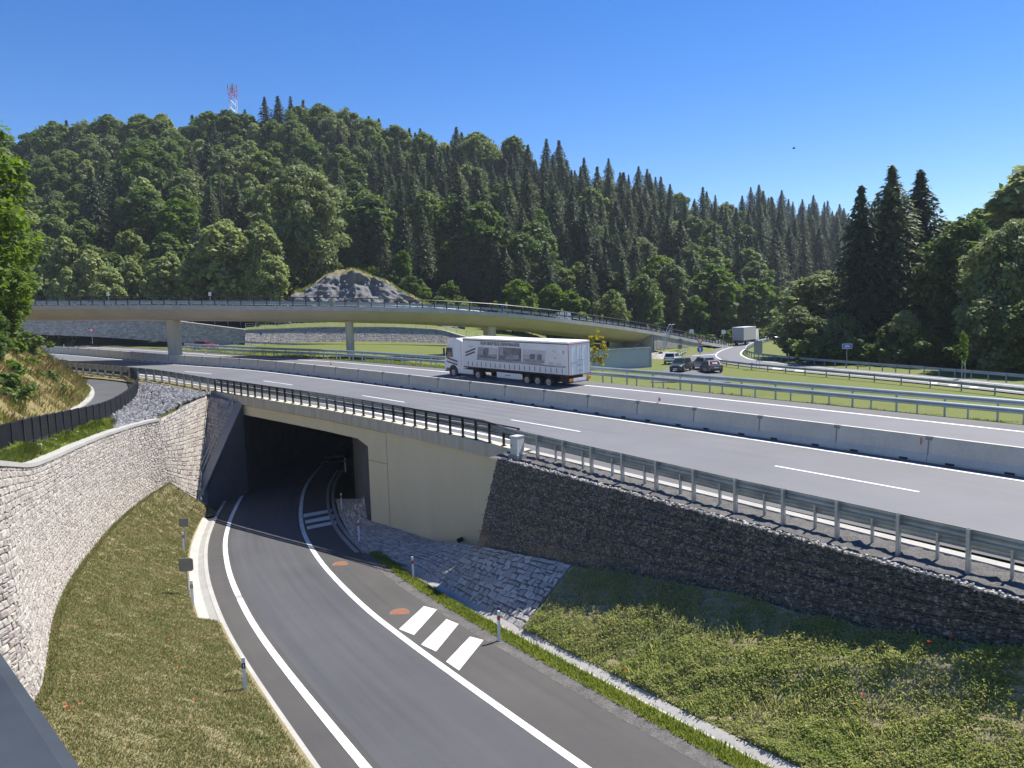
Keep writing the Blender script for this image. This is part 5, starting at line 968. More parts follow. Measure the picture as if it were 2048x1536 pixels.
for s_ in (1, -1):
    mb = MB(); mb.box((-.04, s_ * .95, .7), (.05, .35, .14)); mb.build('tail_light', M['sign_red'], GT2); wheel(GT2, 2.0, s_ * 1.02, .5, .45, s_); wheel(GT2, 8.9, s_ * 1.05, .5, .32, s_); mb = MB(); mb.box((9.95, s_ * 1.38, 2.3), (.1, .14, .6)); mb.build('mirror', M['chassis'], GT2)
mb = MB(); mb.box((-.035, 0, .68), (.02, .5, .12)); mb.build('number_plate', M['sign_white'], GT2)
def car(label, p, rz, paint, suv=0., red_glass=False, est=False):
    """x forward; body, greenhouse, glass, lights, wheels"""
    root = empty('parked_car' if False else 'car', label, 'car', tuple(p), rz); H = 1.46 + .18 * suv; zb = .22 + .06 * suv; W = .9
    st = [(-2.2, .42, .78, .72), (-2.12, .30, .95, .84), (-1.6, zb, 1.0 + .06 * suv, W), (-.6, zb, .98 + .06 * suv, W), (.7, zb, .97 + .06 * suv, W), (1.3, zb, .92 + .1 * suv, W), (1.9, zb + .02, .80 + .14 * suv, .86), (2.18, .30, .70 + .12 * suv, .76), (2.26, .38, .58, .66)]
    mb = MB(); L = []
    for x, z0, z1, w in st: L.append([(x, -w * .95, z0), (x, -w, (z0 + z1) / 2), (x, -w * .96, z1 - .06), (x, -w * .86, z1), (x, w * .86, z1), (x, w * .96, z1 - .06), (x, w, (z0 + z1) / 2), (x, w * .95, z0)])
    for a, b in zip(L[:-1], L[1:]): mb.add(a + b, [(k, (k + 1) % 8, 8 + (k + 1) % 8, 8 + k) for k in range(8)])
    mb.add(L[0], [tuple(range(8))]); mb.add(L[-1], [tuple(range(8))[::-1]]); bd = mb.build('body', paint, root, smooth=False)
    xr = -2.0 if (suv or est) else -1.75; cb = [(xr, .9, .94, .78), (xr + (.32 if (suv or est) else .6), H - .06, H - .03, .66), (-.2, H - .01, H, .66), (.45, H - .05, H - .02, .64), (1.25, .92, .95, .78)]
    mb = MB(); R = [[(x, -w, .9), (x, -w * (1 if k in (0, 4) else .96), z), (x, w * (1 if k in (0, 4) else .96), z), (x, w, .9)] for k, (x, z0, z, w) in enumerate(cb)]
    R[1] = [(cb[1][0], -.8, .9), (cb[1][0], -.66, cb[1][2]), (cb[1][0], .66, cb[1][2]), (cb[1][0], .8, .9)]; R[2] = [(-.2, -.82, .9), (-.2, -.66, H), (-.2, .66, H), (-.2, .82, .9)]; R[3] = [(.45, -.82, .9), (.45, -.64, H - .02), (.45, .64, H - .02), (.45, .82, .9)]
    for a, b in zip(R[:-1], R[1:]): mb.add(a + b, [(0, 1, 5, 4), (1, 2, 6, 5), (2, 3, 7, 6)])
    rf = mb.build('roof', paint, root)
    def lerp(a, b, t): return tuple(a[i] + (b[i] - a[i]) * t for i in range(3))
    mb = MB(); e = .012
    A0, A1, A2, A3 = R[0][1], R[0][2], R[1][2], R[1][1]; q = [lerp(lerp(A0, A1, .08), lerp(A3, A2, .1), .1), lerp(lerp(A0, A1, .92), lerp(A3, A2, .9), .1), lerp(lerp(A0, A1, .92), lerp(A3, A2, .9), .88), lerp(lerp(A0, A1, .08), lerp(A3, A2, .1), .88)]; q = [(x - e, y, z + e) for x, y, z in q]; mb.add(q, [(0, 1, 2, 3)]); rw = mb.build('rear_window', M['glass'], root)
    if red_glass: mb = MB(); c = np.mean(q, axis=0); mb.add([lerp(q[0], q[3], .25), lerp(q[1], q[2], .3), lerp(q[1], q[2], .55), lerp(q[0], q[3], .6)], [(0, 1, 2, 3)]); mb.v = [(c[0] - .01 + (v[0] - c[0]) , c[1] + (v[1] - c[1]) * .55, v[2] + .004) for v in mb.v]; mb.build('red_thing', M['sign_red'], rw)  # red thing seen in the rear window
    B0, B1, B2, B3 = R[4][1], R[4][2], R[3][2], R[3][1]; q = [lerp(lerp(B0, B1, .06), lerp(B3, B2, .08), .08), lerp(lerp(B0, B1, .94), lerp(B3, B2, .92), .08), lerp(lerp(B0, B1, .94), lerp(B3, B2, .92), .92), lerp(lerp(B0, B1, .06), lerp(B3, B2, .08), .92)]; mb = MB(); mb.add([(x + e, y, z + e) for x, y, z in q], [(0, 1, 2, 3)]); mb.build('windscreen', M['glass'], root)
    for s_ in (-1, 1):
        mb = MB()
        for x0, x1 in ((xr + .45, -.25), (-.17, .9)):
            f0, f1 = (x0 + .12, x1 - .02) if x0 < -.3 else (x0, .42); mb.add([(x0, s_ * .828, .99), (x1, s_ * .828, .99), (f1, s_ * .69, H - .1), (f0, s_ * .69, H - .1)], [(0, 1, 2, 3)])
        mb.build('side_window', M['glass'], root)
        for x in (-1.35, 1.38): wheel(root, x, s_ * .80, .33, .22, s_)
        mb = MB(); mb.box((.75, s_ * .98, 1.0), (.16, .2, .13)); mb.build('mirror', paint, root)
        mb = MB(); mb.box((-2.15, s_ * .66, .82), (.1, .3, .16)); mb.build('tail_light', M['sign_red'], root)
        mb = MB(); mb.box((2.1, s_ * .62, .70 + .06 * suv), (.2, .32, .14)); mb.build('headlight', M['white'], root)
    mb = MB(); mb.box((2.24, 0, .58), (.06, .95, .14)); mb.box((2.2, 0, .36), (.1, 1.2, .12)); mb.build('grille', M['blackband'], root); mb = MB(); mb.box((2.28, 0, .46), (.02, .5, .11)); mb.build('number_plate', M['sign_white'], root)
    mb = MB(); mb.box((-2.2, 0, .66), (.03, .5, .11)); mb.build('number_plate', M['sign_white'], root); mb = MB(); mb.box((-2.16, 0, .42), (.14, 1.4, .16)); mb.build('bumper', M['chassis'], root); return root
def paint(n, c): return plain(n, c, .25, .35, var=.03)
P_dark, P_white, P_silver, P_grey, P_red, P_black = paint('grey_green_paint', (.085, .095, .085)), paint('white_car_paint', (.75, .76, .77)), paint('silver_paint', (.38, .39, .41)), paint('grey_paint', (.17, .18, .19)), paint('red_paint', (.5, .03, .035)), paint('black_paint', (.03, .035, .045))
def face(p, extra): return math.atan2(p[1], p[0]) + extra      # heading away from the camera plus a turn
p = at_z(1362, 742, RZ + .03); car('dark grey-green car facing the camera on the side road', p, face(p, math.pi - .32), P_dark, 1)
p = at_z(1345, 726, RZ + .03); car('white car seen from behind near the abutment stonework', p, face(p, -.22), P_white, .6)
p = at_z(1407, 738, RZ + .03); car('silver estate car half hidden behind the grey saloon', p, face(p, .42), P_silver, .8)
p = at_z(1422, 743.5, RZ + .03); car('grey saloon with red behind its rear window', p, face(p, .3), P_grey, 0, True)
p = at_d(408, 693, 127); p[2] = ground(p[0], p[1]) + .0; car('red car half hidden behind the guardrail under the viaduct', p, -.12, P_red, 0)
p = at_z(1541, 681.2, RZ); car('dark car far off on the slip road behind the grey truck', p, face(p, -1.15), P_black, 0)
# ------------------------------------------------------------------ radio mast on the hill
MA = empty('radio_mast', 'red and white lattice radio mast with antennas above the treetops', 'mast', tuple(at_d(469, 250, 318))); pb = np.array(MA.location)
H0 = at_d(469, 170, 318)[2] - pb[2]; wz = lambda z: 1.35 - .3 * z / H0
def mast_part(z0, z1, name, mat, ns):
    mb = MB(); zs = np.linspace(z0, z1, ns + 1)
    for sx, sy in ((-1, -1), (1, -1), (1, 1), (-1, 1)): mb.tube([(sx * wz(z), sy * wz(z), z) for z in zs], .09, 5)
    for a, b in zip(zs[:-1], zs[1:]):
        for f in range(4):
            cs = [(-1, -1), (1, -1), (1, 1), (-1, 1)]; p0, p1 = cs[f], cs[(f + 1) % 4]; mb.tube([(p0[0] * wz(a), p0[1] * wz(a), a), (p1[0] * wz(b), p1[1] * wz(b), b)], .045, 4); mb.tube([(p1[0] * wz(a), p1[1] * wz(a), a), (p0[0] * wz(b), p0[1] * wz(b), b)], .045, 4)
    return mb.build(name, mat, MA)
mast_part(-16, H0 - 5.6, 'lower_section', M['white'], 9); mast_part(H0 - 5.6, H0 - 3.6, 'red_section', M['red'], 1)
mb = MB()
for k in range(8): a = 6.283 * k / 8; mb.tube([(1.8 * math.cos(a), 1.8 * math.sin(a), H0 - 3.8), (1.8 * math.cos(a), 1.8 * math.sin(a), H0)], .06, 4)
for z in (H0 - 3.7, H0 - 2.0): mb.tube([(1.8 * math.cos(a), 1.8 * math.sin(a), z) for a in np.linspace(0, 6.283, 13)], .12, 4)
mb.build('platform', M['red'], MA)
for k in range(4): a = 6.283 * k / 4 + .4; mb = MB(); mb.box((1.7 * math.cos(a), 1.7 * math.sin(a), H0 - 1.2), (.35, .35, 2.6)); mb.build('antenna', M['sign_back'], MA)
mb = MB(); mb.cyl((-1.0, -1.4, H0 - 2.2), .55, .3, 1, 12); mb.build('dish', M['white'], MA)
# bird
bp = at_d(1588, 297, 90); mb = MB(); mb.add([(-.25, 0, 0), (.22, 0, .02), (.02, .06, .05), (.02, -.06, .05), (0, .42, .16), (-.1, .4, .14), (0, -.42, .14), (-.1, -.4, .12), (0, 0, -.06)], [(0, 2, 1, 8), (0, 8, 1, 3), (2, 4, 5, 0), (3, 6, 7, 0), (0, 3, 1, 2)]); o = mb.build('bird', M['blackband']); o.location = tuple(bp); tag(o, 'tiny dark bird flying in the clear blue sky', 'bird')
# ================================================================== VEGETATION
def leaf_quads(c, size, nrm, r, aspect=1.5, droop=0.):
    """c (N,3) centres, size (N,), nrm (N,3) rough normals -> (N,4,3) leaf shaped quads"""
    n = len(c); d = nrm + r.normal(0, .55, (n, 3)); d /= np.linalg.norm(d, axis=1)[:, None] + 1e-9
    a = r.normal(0, 1, (n, 3)); a[:, 2] -= droop; a -= (a * d).sum(1)[:, None] * d; a /= np.linalg.norm(a, axis=1)[:, None] + 1e-9; b = np.cross(d, a)
    a *= (size * aspect * .5)[:, None]; b *= (size * .5)[:, None]
    return np.stack([c - a, c + b * .9 - a * .1, c + a, c - b * .9 - a * .1], 1)
def crown_broad(seed, H, R, z0, nclump, nleaf, leaf, rc=(.15, .31), profile=1.0, droop=0., top=.55, flat=.75):
    r = np.random.default_rng(seed); C = []; tries = 0; h = H - z0
    while len(C) < nclump and tries < 9000:
        tries += 1; v = r.random() ** .85; ang = r.uniform(0, 6.283); w = math.sin(math.pi * min(1, max(0, (v * .93 + .07)) ** (1 / profile) * 1.0)) ** .62
        rr = R * w * (r.random() ** .38) * r.uniform(.74, 1.18); p = np.array([rr * math.cos(ang), rr * math.sin(ang), z0 + h * v * .95]); rad = R * r.uniform(*rc)
        if all(np.linalg.norm((p - q) / [1, 1, .85]) > .55 * rad for q, _ in C[-60:]): C.append((p, rad))
    V = []
    for p, rad in C:
        n = int(nleaf * r.uniform(.6, 1.4)); d = r.normal(0, 1, (n, 3)); d[:, 2] += .35; d /= np.linalg.norm(d, axis=1)[:, None]; q = p + d * (rad * r.uniform(.45, 1.05, (n, 1)) * np.array([1, 1, flat])); q[:, 2] -= droop * rad * (np.hypot(d[:, 0], d[:, 1]) ** 2) * r.random(n)
        out = d * .6 + np.array([0, 0, .6]) + (p / (np.linalg.norm(p) + 1e-6)) * .15; V.append(leaf_quads(q, leaf * r.uniform(.6, 1.4, n), out, r, 1.5, droop * 1.5))
    return np.concatenate(V), C
def trunk_mesh(name, H, z0, C, r0, mat, seed, lean=0., nl=7, sub=True):
    r = random.Random(seed); mb = MB(); top = H * .9; P = [(lean * (z / H) ** 1.3 + r.uniform(-.02, .02) * z * .15, r.uniform(-.02, .02) * z * .15, z) for z in np.linspace(-.8, top, 8)]
    mb.tube(P, [r0 * (1.25 - .2 * k) if k < 1 else r0 * (1 - k / 8.2) for k in range(8)], 7)
    if C:
        for p, rad in r.sample(C, min(nl, len(C))):
            if r0 < .07: continue
            zs = max(z0 * .75, p[2] - rad * 1.2 - np.hypot(p[0], p[1]) * .55); zs = min(zs, top * .9); s = tuple(np.interp(zs, [q[2] for q in P], [q[c] for q in P]) for c in (0, 1)) + (zs,); m = ((s[0] + p[0]) / 2, (s[1] + p[1]) / 2, (zs + p[2]) / 2 - .2); mb.tube([s, m, tuple(p)], [r0 * .38, r0 * .25, r0 * .08], 5)
    return mb.mesh(name, mat, True, fix=False)
def crown_spruce(seed, H, R, z0=.06, droop=.35, dens=1.0, dead=False, leaf=.55):
    r = np.random.default_rng(seed); V = []; z = H * z0; lop = r.uniform(-.12, .12, 2)
    while z < H * .985:
        f = (z / H); rad = R * ((1 - f) ** .62) * (.55 + .45 * min(1, (f - z0 + .06) / .14)) * min(1, .12 + (1 - f) / .2) ; nb = int((5 + 4 * (1 - f)) * dens + .5); a0 = r.uniform(0, 6.28)
        for k in range(nb):
            a = a0 + 6.283 * k / nb + r.normal(0, .22); L = rad * r.uniform(.68, 1.15) + .12
            if r.random() < .07: L *= .4
            m = max(3, int(L / .34 * (1. if not dead else .7))); s = (np.arange(m) + r.random(m)) / m; s = s ** .8
            x = L * s; zz = z + .12 * L * s - droop * L * s * s + r.normal(0, .05, m); side = r.normal(0, .18 * L * .6, m) * (1 - s * .7)
            c = np.stack([x * math.cos(a) - side * math.sin(a), x * math.sin(a) + side * math.cos(a), zz], 1); n = np.tile([math.cos(a) * .35, math.sin(a) * .35, .8], (m, 1)); sz = leaf * r.uniform(.6, 1.25, m) * (1.1 - .45 * s) * (1 if not dead else .35)
            t = np.tile([math.cos(a), math.sin(a), -.45], (m, 1)) + r.normal(0, .45, (m, 3)); t /= np.linalg.norm(t, axis=1)[:, None]; n = n + r.normal(0, .4, (m, 3)); b = np.cross(n, t); b /= np.linalg.norm(b, axis=1)[:, None] + 1e-9
            A = t * (sz * .95)[:, None]; Bv = b * (sz * (.36 if not dead else .15))[:, None]; V.append(np.stack([c - A * .6, c + Bv, c + A, c - Bv], 1))
        z += (.36 + .10 * r.random()) * (1.0 + .35 * (1 - f)) / max(.75, dens)
    return np.concatenate(V)
PROTO = {}
def proto_broad(key, seed, H, R, z0, ncl, nleaf, leaf, mat, bark, r0, **kw):
    V, C = crown_broad(seed, H, R, z0, ncl, nleaf, leaf, **kw); lean = kw.get('lean', 0)
    PROTO[key] = (quads('crown', V, M[mat]), trunk_mesh('trunk', H, z0, C, r0, M[bark], seed), H, R)
def proto_spruce(key, seed, H, R, mat='needle', **kw):
    V = crown_spruce(seed, H, R, **kw); PROTO[key] = (quads('crown', V, M[mat]), trunk_mesh('trunk', H * 1.04, 0, None, .24 + H * .006, M['bark'], seed), H, R)
for k in range(5): proto_broad('beech%d' % k, 100 + k, 20., [5.6, 6.3, 5.0, 5.8, 4.8][k], [3.5, 5, 4, 2.5, 6][k], 150, 56, .62, 'leaf_broad', 'bark', .34, profile=[1.0, 1.15, .9, .85, 1.2][k])
for k in range(3): proto_broad('beech%d' % (5 + k), 110 + k, 20., [5.4, 5.8, 4.6][k], 3.5, 140, 58, .6, ['leaf_bright', 'leaf_grey', 'leaf_birch'][k], 'bark', .34, profile=[1., .9, 1.2][k], rc=(.15, .31))
for k in range(2): proto_broad('bright%d' % k, 130 + k, 12., [4.2, 3.6][k], 1.2, 90, 70, .48, 'leaf_bright', 'bark', .2, profile=.85)
for k in range(3): proto_broad('birch%d' % k, 140 + k, 15., [2.7, 2.3, 3.0][k], 5.2, 95, 74, .42, 'leaf_birch', 'bark_birch', .14, droop=.55, profile=.9, rc=(.22, .36))
for k in range(2): proto_broad('willow%d' % k, 150 + k, 13., [5.5, 5.0][k], .6, 130, 80, .42, 'leaf_grey', 'bark', .26, profile=.75, droop=.3)
for k in range(2): proto_broad('shrub%d' % k, 160 + k, 3., [2.0, 1.7][k], .15, 36, 60, .26, 'leaf_broad', 'bark', .06, profile=.7)
for k in range(2): proto_broad('brightshrub%d' % k, 170 + k, 3., [1.9, 1.5][k], .15, 34, 60, .26, 'leaf_bright', 'bark', .06, profile=.7)
proto_broad('sap', 177, 5., .8, 1.4, 26, 26, .2, 'leaf_bright', 'bark', .04, profile=.8, rc=(.25, .4)); proto_broad('yellowsap', 178, 5., 1.0, .6, 24, 26, .22, 'leaf_yellow', 'bark', .05, profile=.9, rc=(.25, .42))
for k in range(2): proto_broad('near%d' % k, 180 + k, 18., [5.0, 4.4][k], 1.0, 190, 120, .30, 'leaf_bright' if k == 0 else 'leaf_broad', 'bark', .3, profile=.9, rc=(.15, .26))
for k in range(2): proto_broad('big%d' % k, 190 + k, 20., [6.5, 7.2][k], 1.5, 210, 105, .44, 'leaf_broad' if k == 0 else 'leaf_grey', 'bark', .4, profile=.85, rc=(.15, .26))
for k in range(5): proto_spruce('spruce%d' % k, 200 + k, 27., [6.8, 6.1, 7.2, 5.8, 6.5][k], z0=[.1, .18, .06, .25, .12][k], droop=[.32, .4, .3, .42, .36][k], dens=[1.3, 1.2, 1.4, 1.15, 1.3][k], leaf=.74)
proto_spruce('bigspruce', 220, 27., 7.6, z0=.03, droop=.36, dens=1.5, leaf=.8); proto_spruce('young', 221, 9., 2.2, z0=.03, droop=.2, dens=1.0, leaf=.5)
proto_spruce('dead', 230, 23., 3.0, 'needle_dead', z0=.12, droop=.3, dens=1.1, dead=True, leaf=.9)
def tree(key, p, h, label, name, cat, group=None, w=1., rz=None):
    crown, trunk, H, R = PROTO[key]; s = h / H; root = empty(name, label, cat, tuple(p), rnd.uniform(0, 6.28) if rz is None else rz, group); root.scale = (s * w, s * w, s)
    link('crown', crown, root); link('trunk', trunk, root); return root
def wpx(x, D): return (x - 1024) * D / FOC
LBL = {'beech': ('broadleaf_tree', 'tree', 'dark green broadleaf tree in the forest on the hillside', 'broadleaf trees of the hillside forest'), 'spruce': ('spruce_tree', 'tree', 'dark spruce standing among others in the hillside forest', 'spruces of the hillside forest'),
       'birch': ('birch_tree', 'tree', 'pale green birch in the row behind the viaduct at the left', 'birches behind the viaduct'), 'bright': ('young_tree', 'tree', 'bright green young tree along the foot of the forest', 'young trees at the forest edge'), 'dead': ('dead_spruce', 'tree', 'bare grey-brown dead spruce on the wooded slope', 'dead spruces on the slope'),
       'far': ('distant_spruce', 'tree', 'bluish spruce on the distant ridge right of the centre', 'spruces of the distant ridge')}
placed = []
def forest(u0, u1, D0f, D1f, dstep, wstep, mixf, hf, maxn, seed):
    r = random.Random(seed); n = 0; D = 0.; row = 0; fr = 0.
    while fr < 1.0:
        x = u0 + r.random() * 30
        while x < u1 and n < maxn:
            Db, Dc = D0f(x), D1f(x); D = Db + (Dc - Db) * fr ** 1.25 + r.uniform(-.4, .4) * dstep; X = wpx(x, D); kind = mixf(x, fr, r); h = hf(kind, fr, r)
            g = ground(X, D); nm, ct, lab, grp = LBL[kind]
            key = {'beech': 'beech%d' % r.choice([0, 1, 2, 3, 4, 0, 1, 2, 3, 4, 5, 6, 6, 7]), 'spruce': 'spruce%d' % r.randrange(5), 'bright': 'bright%d' % r.randrange(2), 'birch': 'birch%d' % r.randrange(3), 'dead': 'dead', 'far': 'spruce%d' % r.randrange(5)}[kind]
            tree(key, (X, D, g - .2), h, lab, nm, ct, grp, r.uniform(.88, 1.15)); n += 1
            x += wstep * (1.05 if kind == 'beech' else .72) * FOC / D * r.uniform(.75, 1.3)
        fr += dstep / max(30, (D1f((u0 + u1) / 2) - D0f((u0 + u1) / 2))); row += 1
    return n
Db_ = lambda x: float(np.interp(x, _hu, _hb)); Dc_ = lambda x: float(np.interp(x, _hu, _hc))
def mix_left(x, fr, r):
    if x > 470 and fr < .0: return 'birch'
    p = .78 if x < 560 else .55 if x < 760 else .22 if x < 1000 else .12
    if 400 < x < 620 and .1 < fr < .5 and r.random() < .12: return 'dead'
    return 'beech' if r.random() < p else 'spruce'
hgt = lambda k, fr, r: {'beech': 20, 'spruce': 25, 'birch': 14, 'bright': 11, 'dead': 21, 'far': 25}[k] * (r.uniform(.8, 1.18) if k != 'spruce' else r.uniform(.74, 1.08)) * (1.0 if fr > .08 else .85)
nA = forest(-70, 590, lambda x: Db_(x) + 10, lambda x: Dc_(x) + 22, 15.5, 8.0, mix_left, hgt, 170, 31)
nB = forest(590, 1000, lambda x: max(Db_(x) + 14, 182 if x < 900 else 0), lambda x: Dc_(x) + 30, 14.5, 7.0, mix_left, hgt, 150, 32)
nC = forest(1000, 1540, lambda x: Db_(x) + 2, lambda x: Dc_(x) + 40, 16, 6.0, lambda x, fr, r: 'beech' if r.random() < (.34 if fr < .2 else .16) else 'spruce', hgt, 200, 33)
nD = forest(1500, 1800, lambda x: float(np.interp(x, [1500, 1800], [235, 300])), lambda x: 585, 36, 8.5, lambda x, fr, r: 'far', hgt, 120, 34)
print('forest', nA, nB, nC, nD, {k: sum(1 for o in bpy.data.objects if o.get('label') == v[2]) for k, v in LBL.items()})
# trees that make the skyline of the hill
for x, y, k in [(40, 262, 'beech0'), (105, 262, 'beech3'), (150, 240, 'beech1'), (205, 240, 'beech6'), (255, 226, 'beech2'), (318, 226, 'beech0'), (352, 230, 'beech4'), (418, 226, 'spruce1'), (455, 220, 'beech1'), (486, 217, 'beech3'), (520, 224, 'beech0'), (560, 190, 'spruce3'), (586, 188, 'spruce1'), (625, 210, 'beech2'), (668, 205, 'beech1'), (715, 216, 'beech6'), (760, 235, 'beech3'), (812, 248, 'beech0'), (865, 262, 'beech2'), (930, 250, 'spruce0'), (968, 262, 'beech1'), (1042, 270, 'beech4'), (1105, 275, 'spruce3'), (1130, 278, 'spruce4')]:
    D = Dc_(x) - 9; X = wpx(x, D); g = ground(X, D); kind = 'spruce' if 'spruce' in k else 'beech'; h = min(32, max(15, at_d(x, y, D)[2] - g))
    tree(k, (X, D, g - .2), h, 'tree of the hilltop row standing out against the sky', LBL[kind][0], 'tree', 'trees along the skyline of the hill', 1.1)
# the row of birches behind the viaduct
for x, D, h in [(70, 150, 14), (112, 152, 17), (150, 149, 13), (196, 152, 15.5), (232, 149, 13), (275, 153, 14), (318, 150, 13.5), (352, 152, 15), (392, 150, 14), (436, 155, 16), (462, 152, 19), (487, 156, 15), (520, 151, 12), (543, 153, 18), (556, 150, 13)]:
    X = wpx(x, D); tree('birch%d' % rnd.randrange(3), (X, D, ground(X, D) - .2), h * 1.22, LBL['birch'][2], 'birch_tree', 'tree', LBL['birch'][3], rnd.uniform(.9, 1.15))
# the tall broadleaf at the left of the rock face
X = wpx(628, 166); tree('big1', (X, 166, 20.5), 27, 'tall spreading grey-green broadleaf tree rooted just left of the rock face', 'broadleaf_tree', 'tree', None, .85)
# young growth at the forest foot
_yg = [(815, 168, 7, 'bright0', 22), (850, 168, 8, 'birch1', 0), (905, 166, 9, 'bright1', 0), (935, 164, 6, 'beech0', 0), (985, 160, 6, 'young', 0), (1040, 160, 12, 'bright0', 0), (1075, 166, 9, 'bright1', 0), (1112, 162, 13, 'bright0', 0), (1150, 160, 12, 'bright1', 0), (1180, 164, 7, 'beech2', 0), (1228, 172, 13, 'beech1', 0), (1300, 182, 10, 'beech3', 0), (1345, 190, 9, 'bright1', 0), (1395, 190, 12, 'bright0', 0), (1432, 198, 20, 'bright1', 0), (1470, 200, 15, 'bright0', 0), (1512, 200, 16, 'bright1', 0), (1490, 205, 12, 'beech2', 0)]
for x, D, h, k, z in _yg:
    X = wpx(x, D); tree(k, (X, D, (z or ground(X, D)) - .3), h, LBL['bright'][2], 'young_tree', 'tree', LBL['bright'][3], rnd.uniform(.9, 1.2))
for x, D, k, h in [(590, 168, 'shrub0', 3.5), (670, 172, 'shrub1', 3), (745, 172, 'brightshrub0', 2.2), (790, 166, 'shrub0', 3.5), (822, 162, 'shrub1', 4), (850, 160, 'brightshrub1', 3), (880, 158, 'brightshrub0', 3), (910, 156, 'shrub0', 3.5), (950, 152, 'brightshrub1', 3), (1010, 146, 'shrub1', 3), (1060, 141, 'brightshrub0', 2.4)]:
    X = wpx(x, D); p = at_d(x, np.interp(x, [590, 640, 705, 790, 840, 900, 1060], [612, 560, 530, 572, 596, 630, 652]), D); tree(k, tuple(p - np.array([0, 0, .3])), h, 'green shrub on the dry slope around the rock face', 'shrub', 'shrub', 'shrubs around the rock face', 1.1)
# right-hand trees
for x, D, h, k, w, lab in [(1722, 106, 25, 'bigspruce', .85, 'leftmost of the three very tall dark spruces at the right'), (1782, 108, 28, 'bigspruce', 1.0, 'middle and tallest of the three very tall dark spruces'), (1838, 112, 28, 'bigspruce', 1.0, 'rightmost of the three very tall dark spruces'), ]:
    X = wpx(x, D); tree(k, (X, D, RZ - .4), h, lab, 'spruce_tree', 'tree', 'three tall dark spruces', w)
for x, D, h, k, w, lab in [(1648, 118, 13.5, 'willow0', 1.25, 'rounded broadleaf tree left of the three tall spruces'), (1600, 112, 8, 'willow1', 1.2, 'low pale willow left of the three tall spruces, by the slip road'), (1690, 104, 7, 'willow0', .9, 'low rounded bush in front of the leftmost tall spruce'), (1930, 98, 19, 'big0', .95, 'big broadleaf tree with a domed crown right of the tall spruces'), (2030, 84, 17, 'big1', .9, 'big broadleaf tree cut by the right edge of the photo'), (1985, 128, 25, 'beech1', 1., 'taller tree behind the domed broadleaf at the right'), (1895, 130, 22, 'beech0', 1., 'broadleaf tree between the tall spruces and the domed crown'), (1945, 140, 24, 'spruce0', 1.0, 'dark spruce top behind the broadleaf trees at the right'), (2075, 110, 28, 'birch0', 1.4, 'tall airy birch top at the right edge of the photo'), (2120, 96, 20, 'beech3', 1.1, 'broadleaf tree beyond the right edge'), (1875, 100, 12, 'beech4', 1.1, 'dense dark broadleaf under the rightmost tall spruce'), (1990, 80, 9, 'willow1', 1.0, 'low spreading tree under the domed broadleaf'), (1812, 96, 7.2, 'birch2', 1.1, 'pale leafy sapling in front of the tall spruces'), (1778, 97, 5.5, 'beech2', 1., 'dark small tree at the foot of the middle tall spruce'), (1850, 92, 5, 'bright1', 1., 'small bright tree at the foot of the rightmost tall spruce'), (2060, 76, 8, 'beech0', 1.1, 'low dark tree at the right edge behind the guardrail')]:
    X = wpx(x, D); tree(k, (X, D, RZ - .3), h, lab, 'broadleaf_tree' if 'spruce' not in k else 'spruce_tree', 'tree', None, w)
for i, x in enumerate(np.linspace(1610, 2120, 26)):
    D = float(np.interp(x, [1610, 2120], [106, 76])) + rnd.uniform(-2, 5); X = wpx(x, D); tree(rnd.choice(['shrub0', 'shrub1', 'shrub0', 'brightshrub0']), (X, D, RZ - .2), rnd.uniform(2.4, 4.6), 'dark shrub in the undergrowth under the trees at the right', 'shrub', 'shrub', 'shrubs under the right-hand trees', 1.2)
X = wpx(1931, 74.5); st = tree('sap', (X, 74.5, RZ), 5.0, 'thin staked sapling behind the pale guardrail at the right', 'sapling', 'sapling', None, .6)
for dx in (-.35, .35): mb = MB(); mb.tube([(dx * 1.6, 0, -.3), (dx * 1.6, 0, 1.9)], .07, 6); o = mb.build('stake', M['bark_birch'], st)
X = wpx(1199, 99); tree('yellowsap', (X, 99, ground(X, 99)), 5.4, 'slender yellow-green sapling between the truck and the blank panel', 'sapling', 'sapling', None, 1.)
for k, (x, D, h) in enumerate([(1385, 168, 3), (1420, 168, 2.4), (1465, 178, 3), (1510, 180, 3.2), (1545, 190, 3.5)]):
    X = wpx(x, D); tree('brightshrub%d' % (k % 2), (X, D, ground(X, D)), h, 'bright low bush behind the end of the viaduct railing', 'shrub', 'shrub', 'bushes behind the junction', 1.4)
# left edge: near trees and bushes on the dry bank
def bank_z(x, y):
    d = np.hypot(np.r_[KERB, bank_mid, bank_top][:, 0] - x, np.r_[KERB, bank_mid, bank_top][:, 1] - y); i = d.argsort()[:3]; return float(np.average(np.r_[KERB, bank_mid, bank_top][i, 2], weights=1 / (d[i] + .1)))
for x, yb, D, h, k, w, lab in [(-92, 720, 52, 19.8, 'near0', 1.0, 'tall leafy tree rising along the left edge of the photo'), (-8, 700, 66, 13.5, 'near1', 1.1, 'broadleaf tree behind the tall tree at the left edge'), (5, 672, 60, 7.2, 'near0', 1.1, 'bright broad bush at the left edge above the dry bank'), (-25, 760, 50, 5.6, 'near1', 1.1, 'dark leafy bush in the middle of the left bank'), (-40, 850, 42, 4.2, 'near1', 1.1, 'leafy bush low on the left bank near the black fence'), (20, 700, 70, 4.6, 'near0', .9, 'bush on the crest of the dry bank beside the motorway')]:
    p = at_d(x, yb, D); tree(k, tuple(p), h, lab, 'broadleaf_tree' if h > 8 else 'bush', 'tree' if h > 8 else 'bush', None, w)
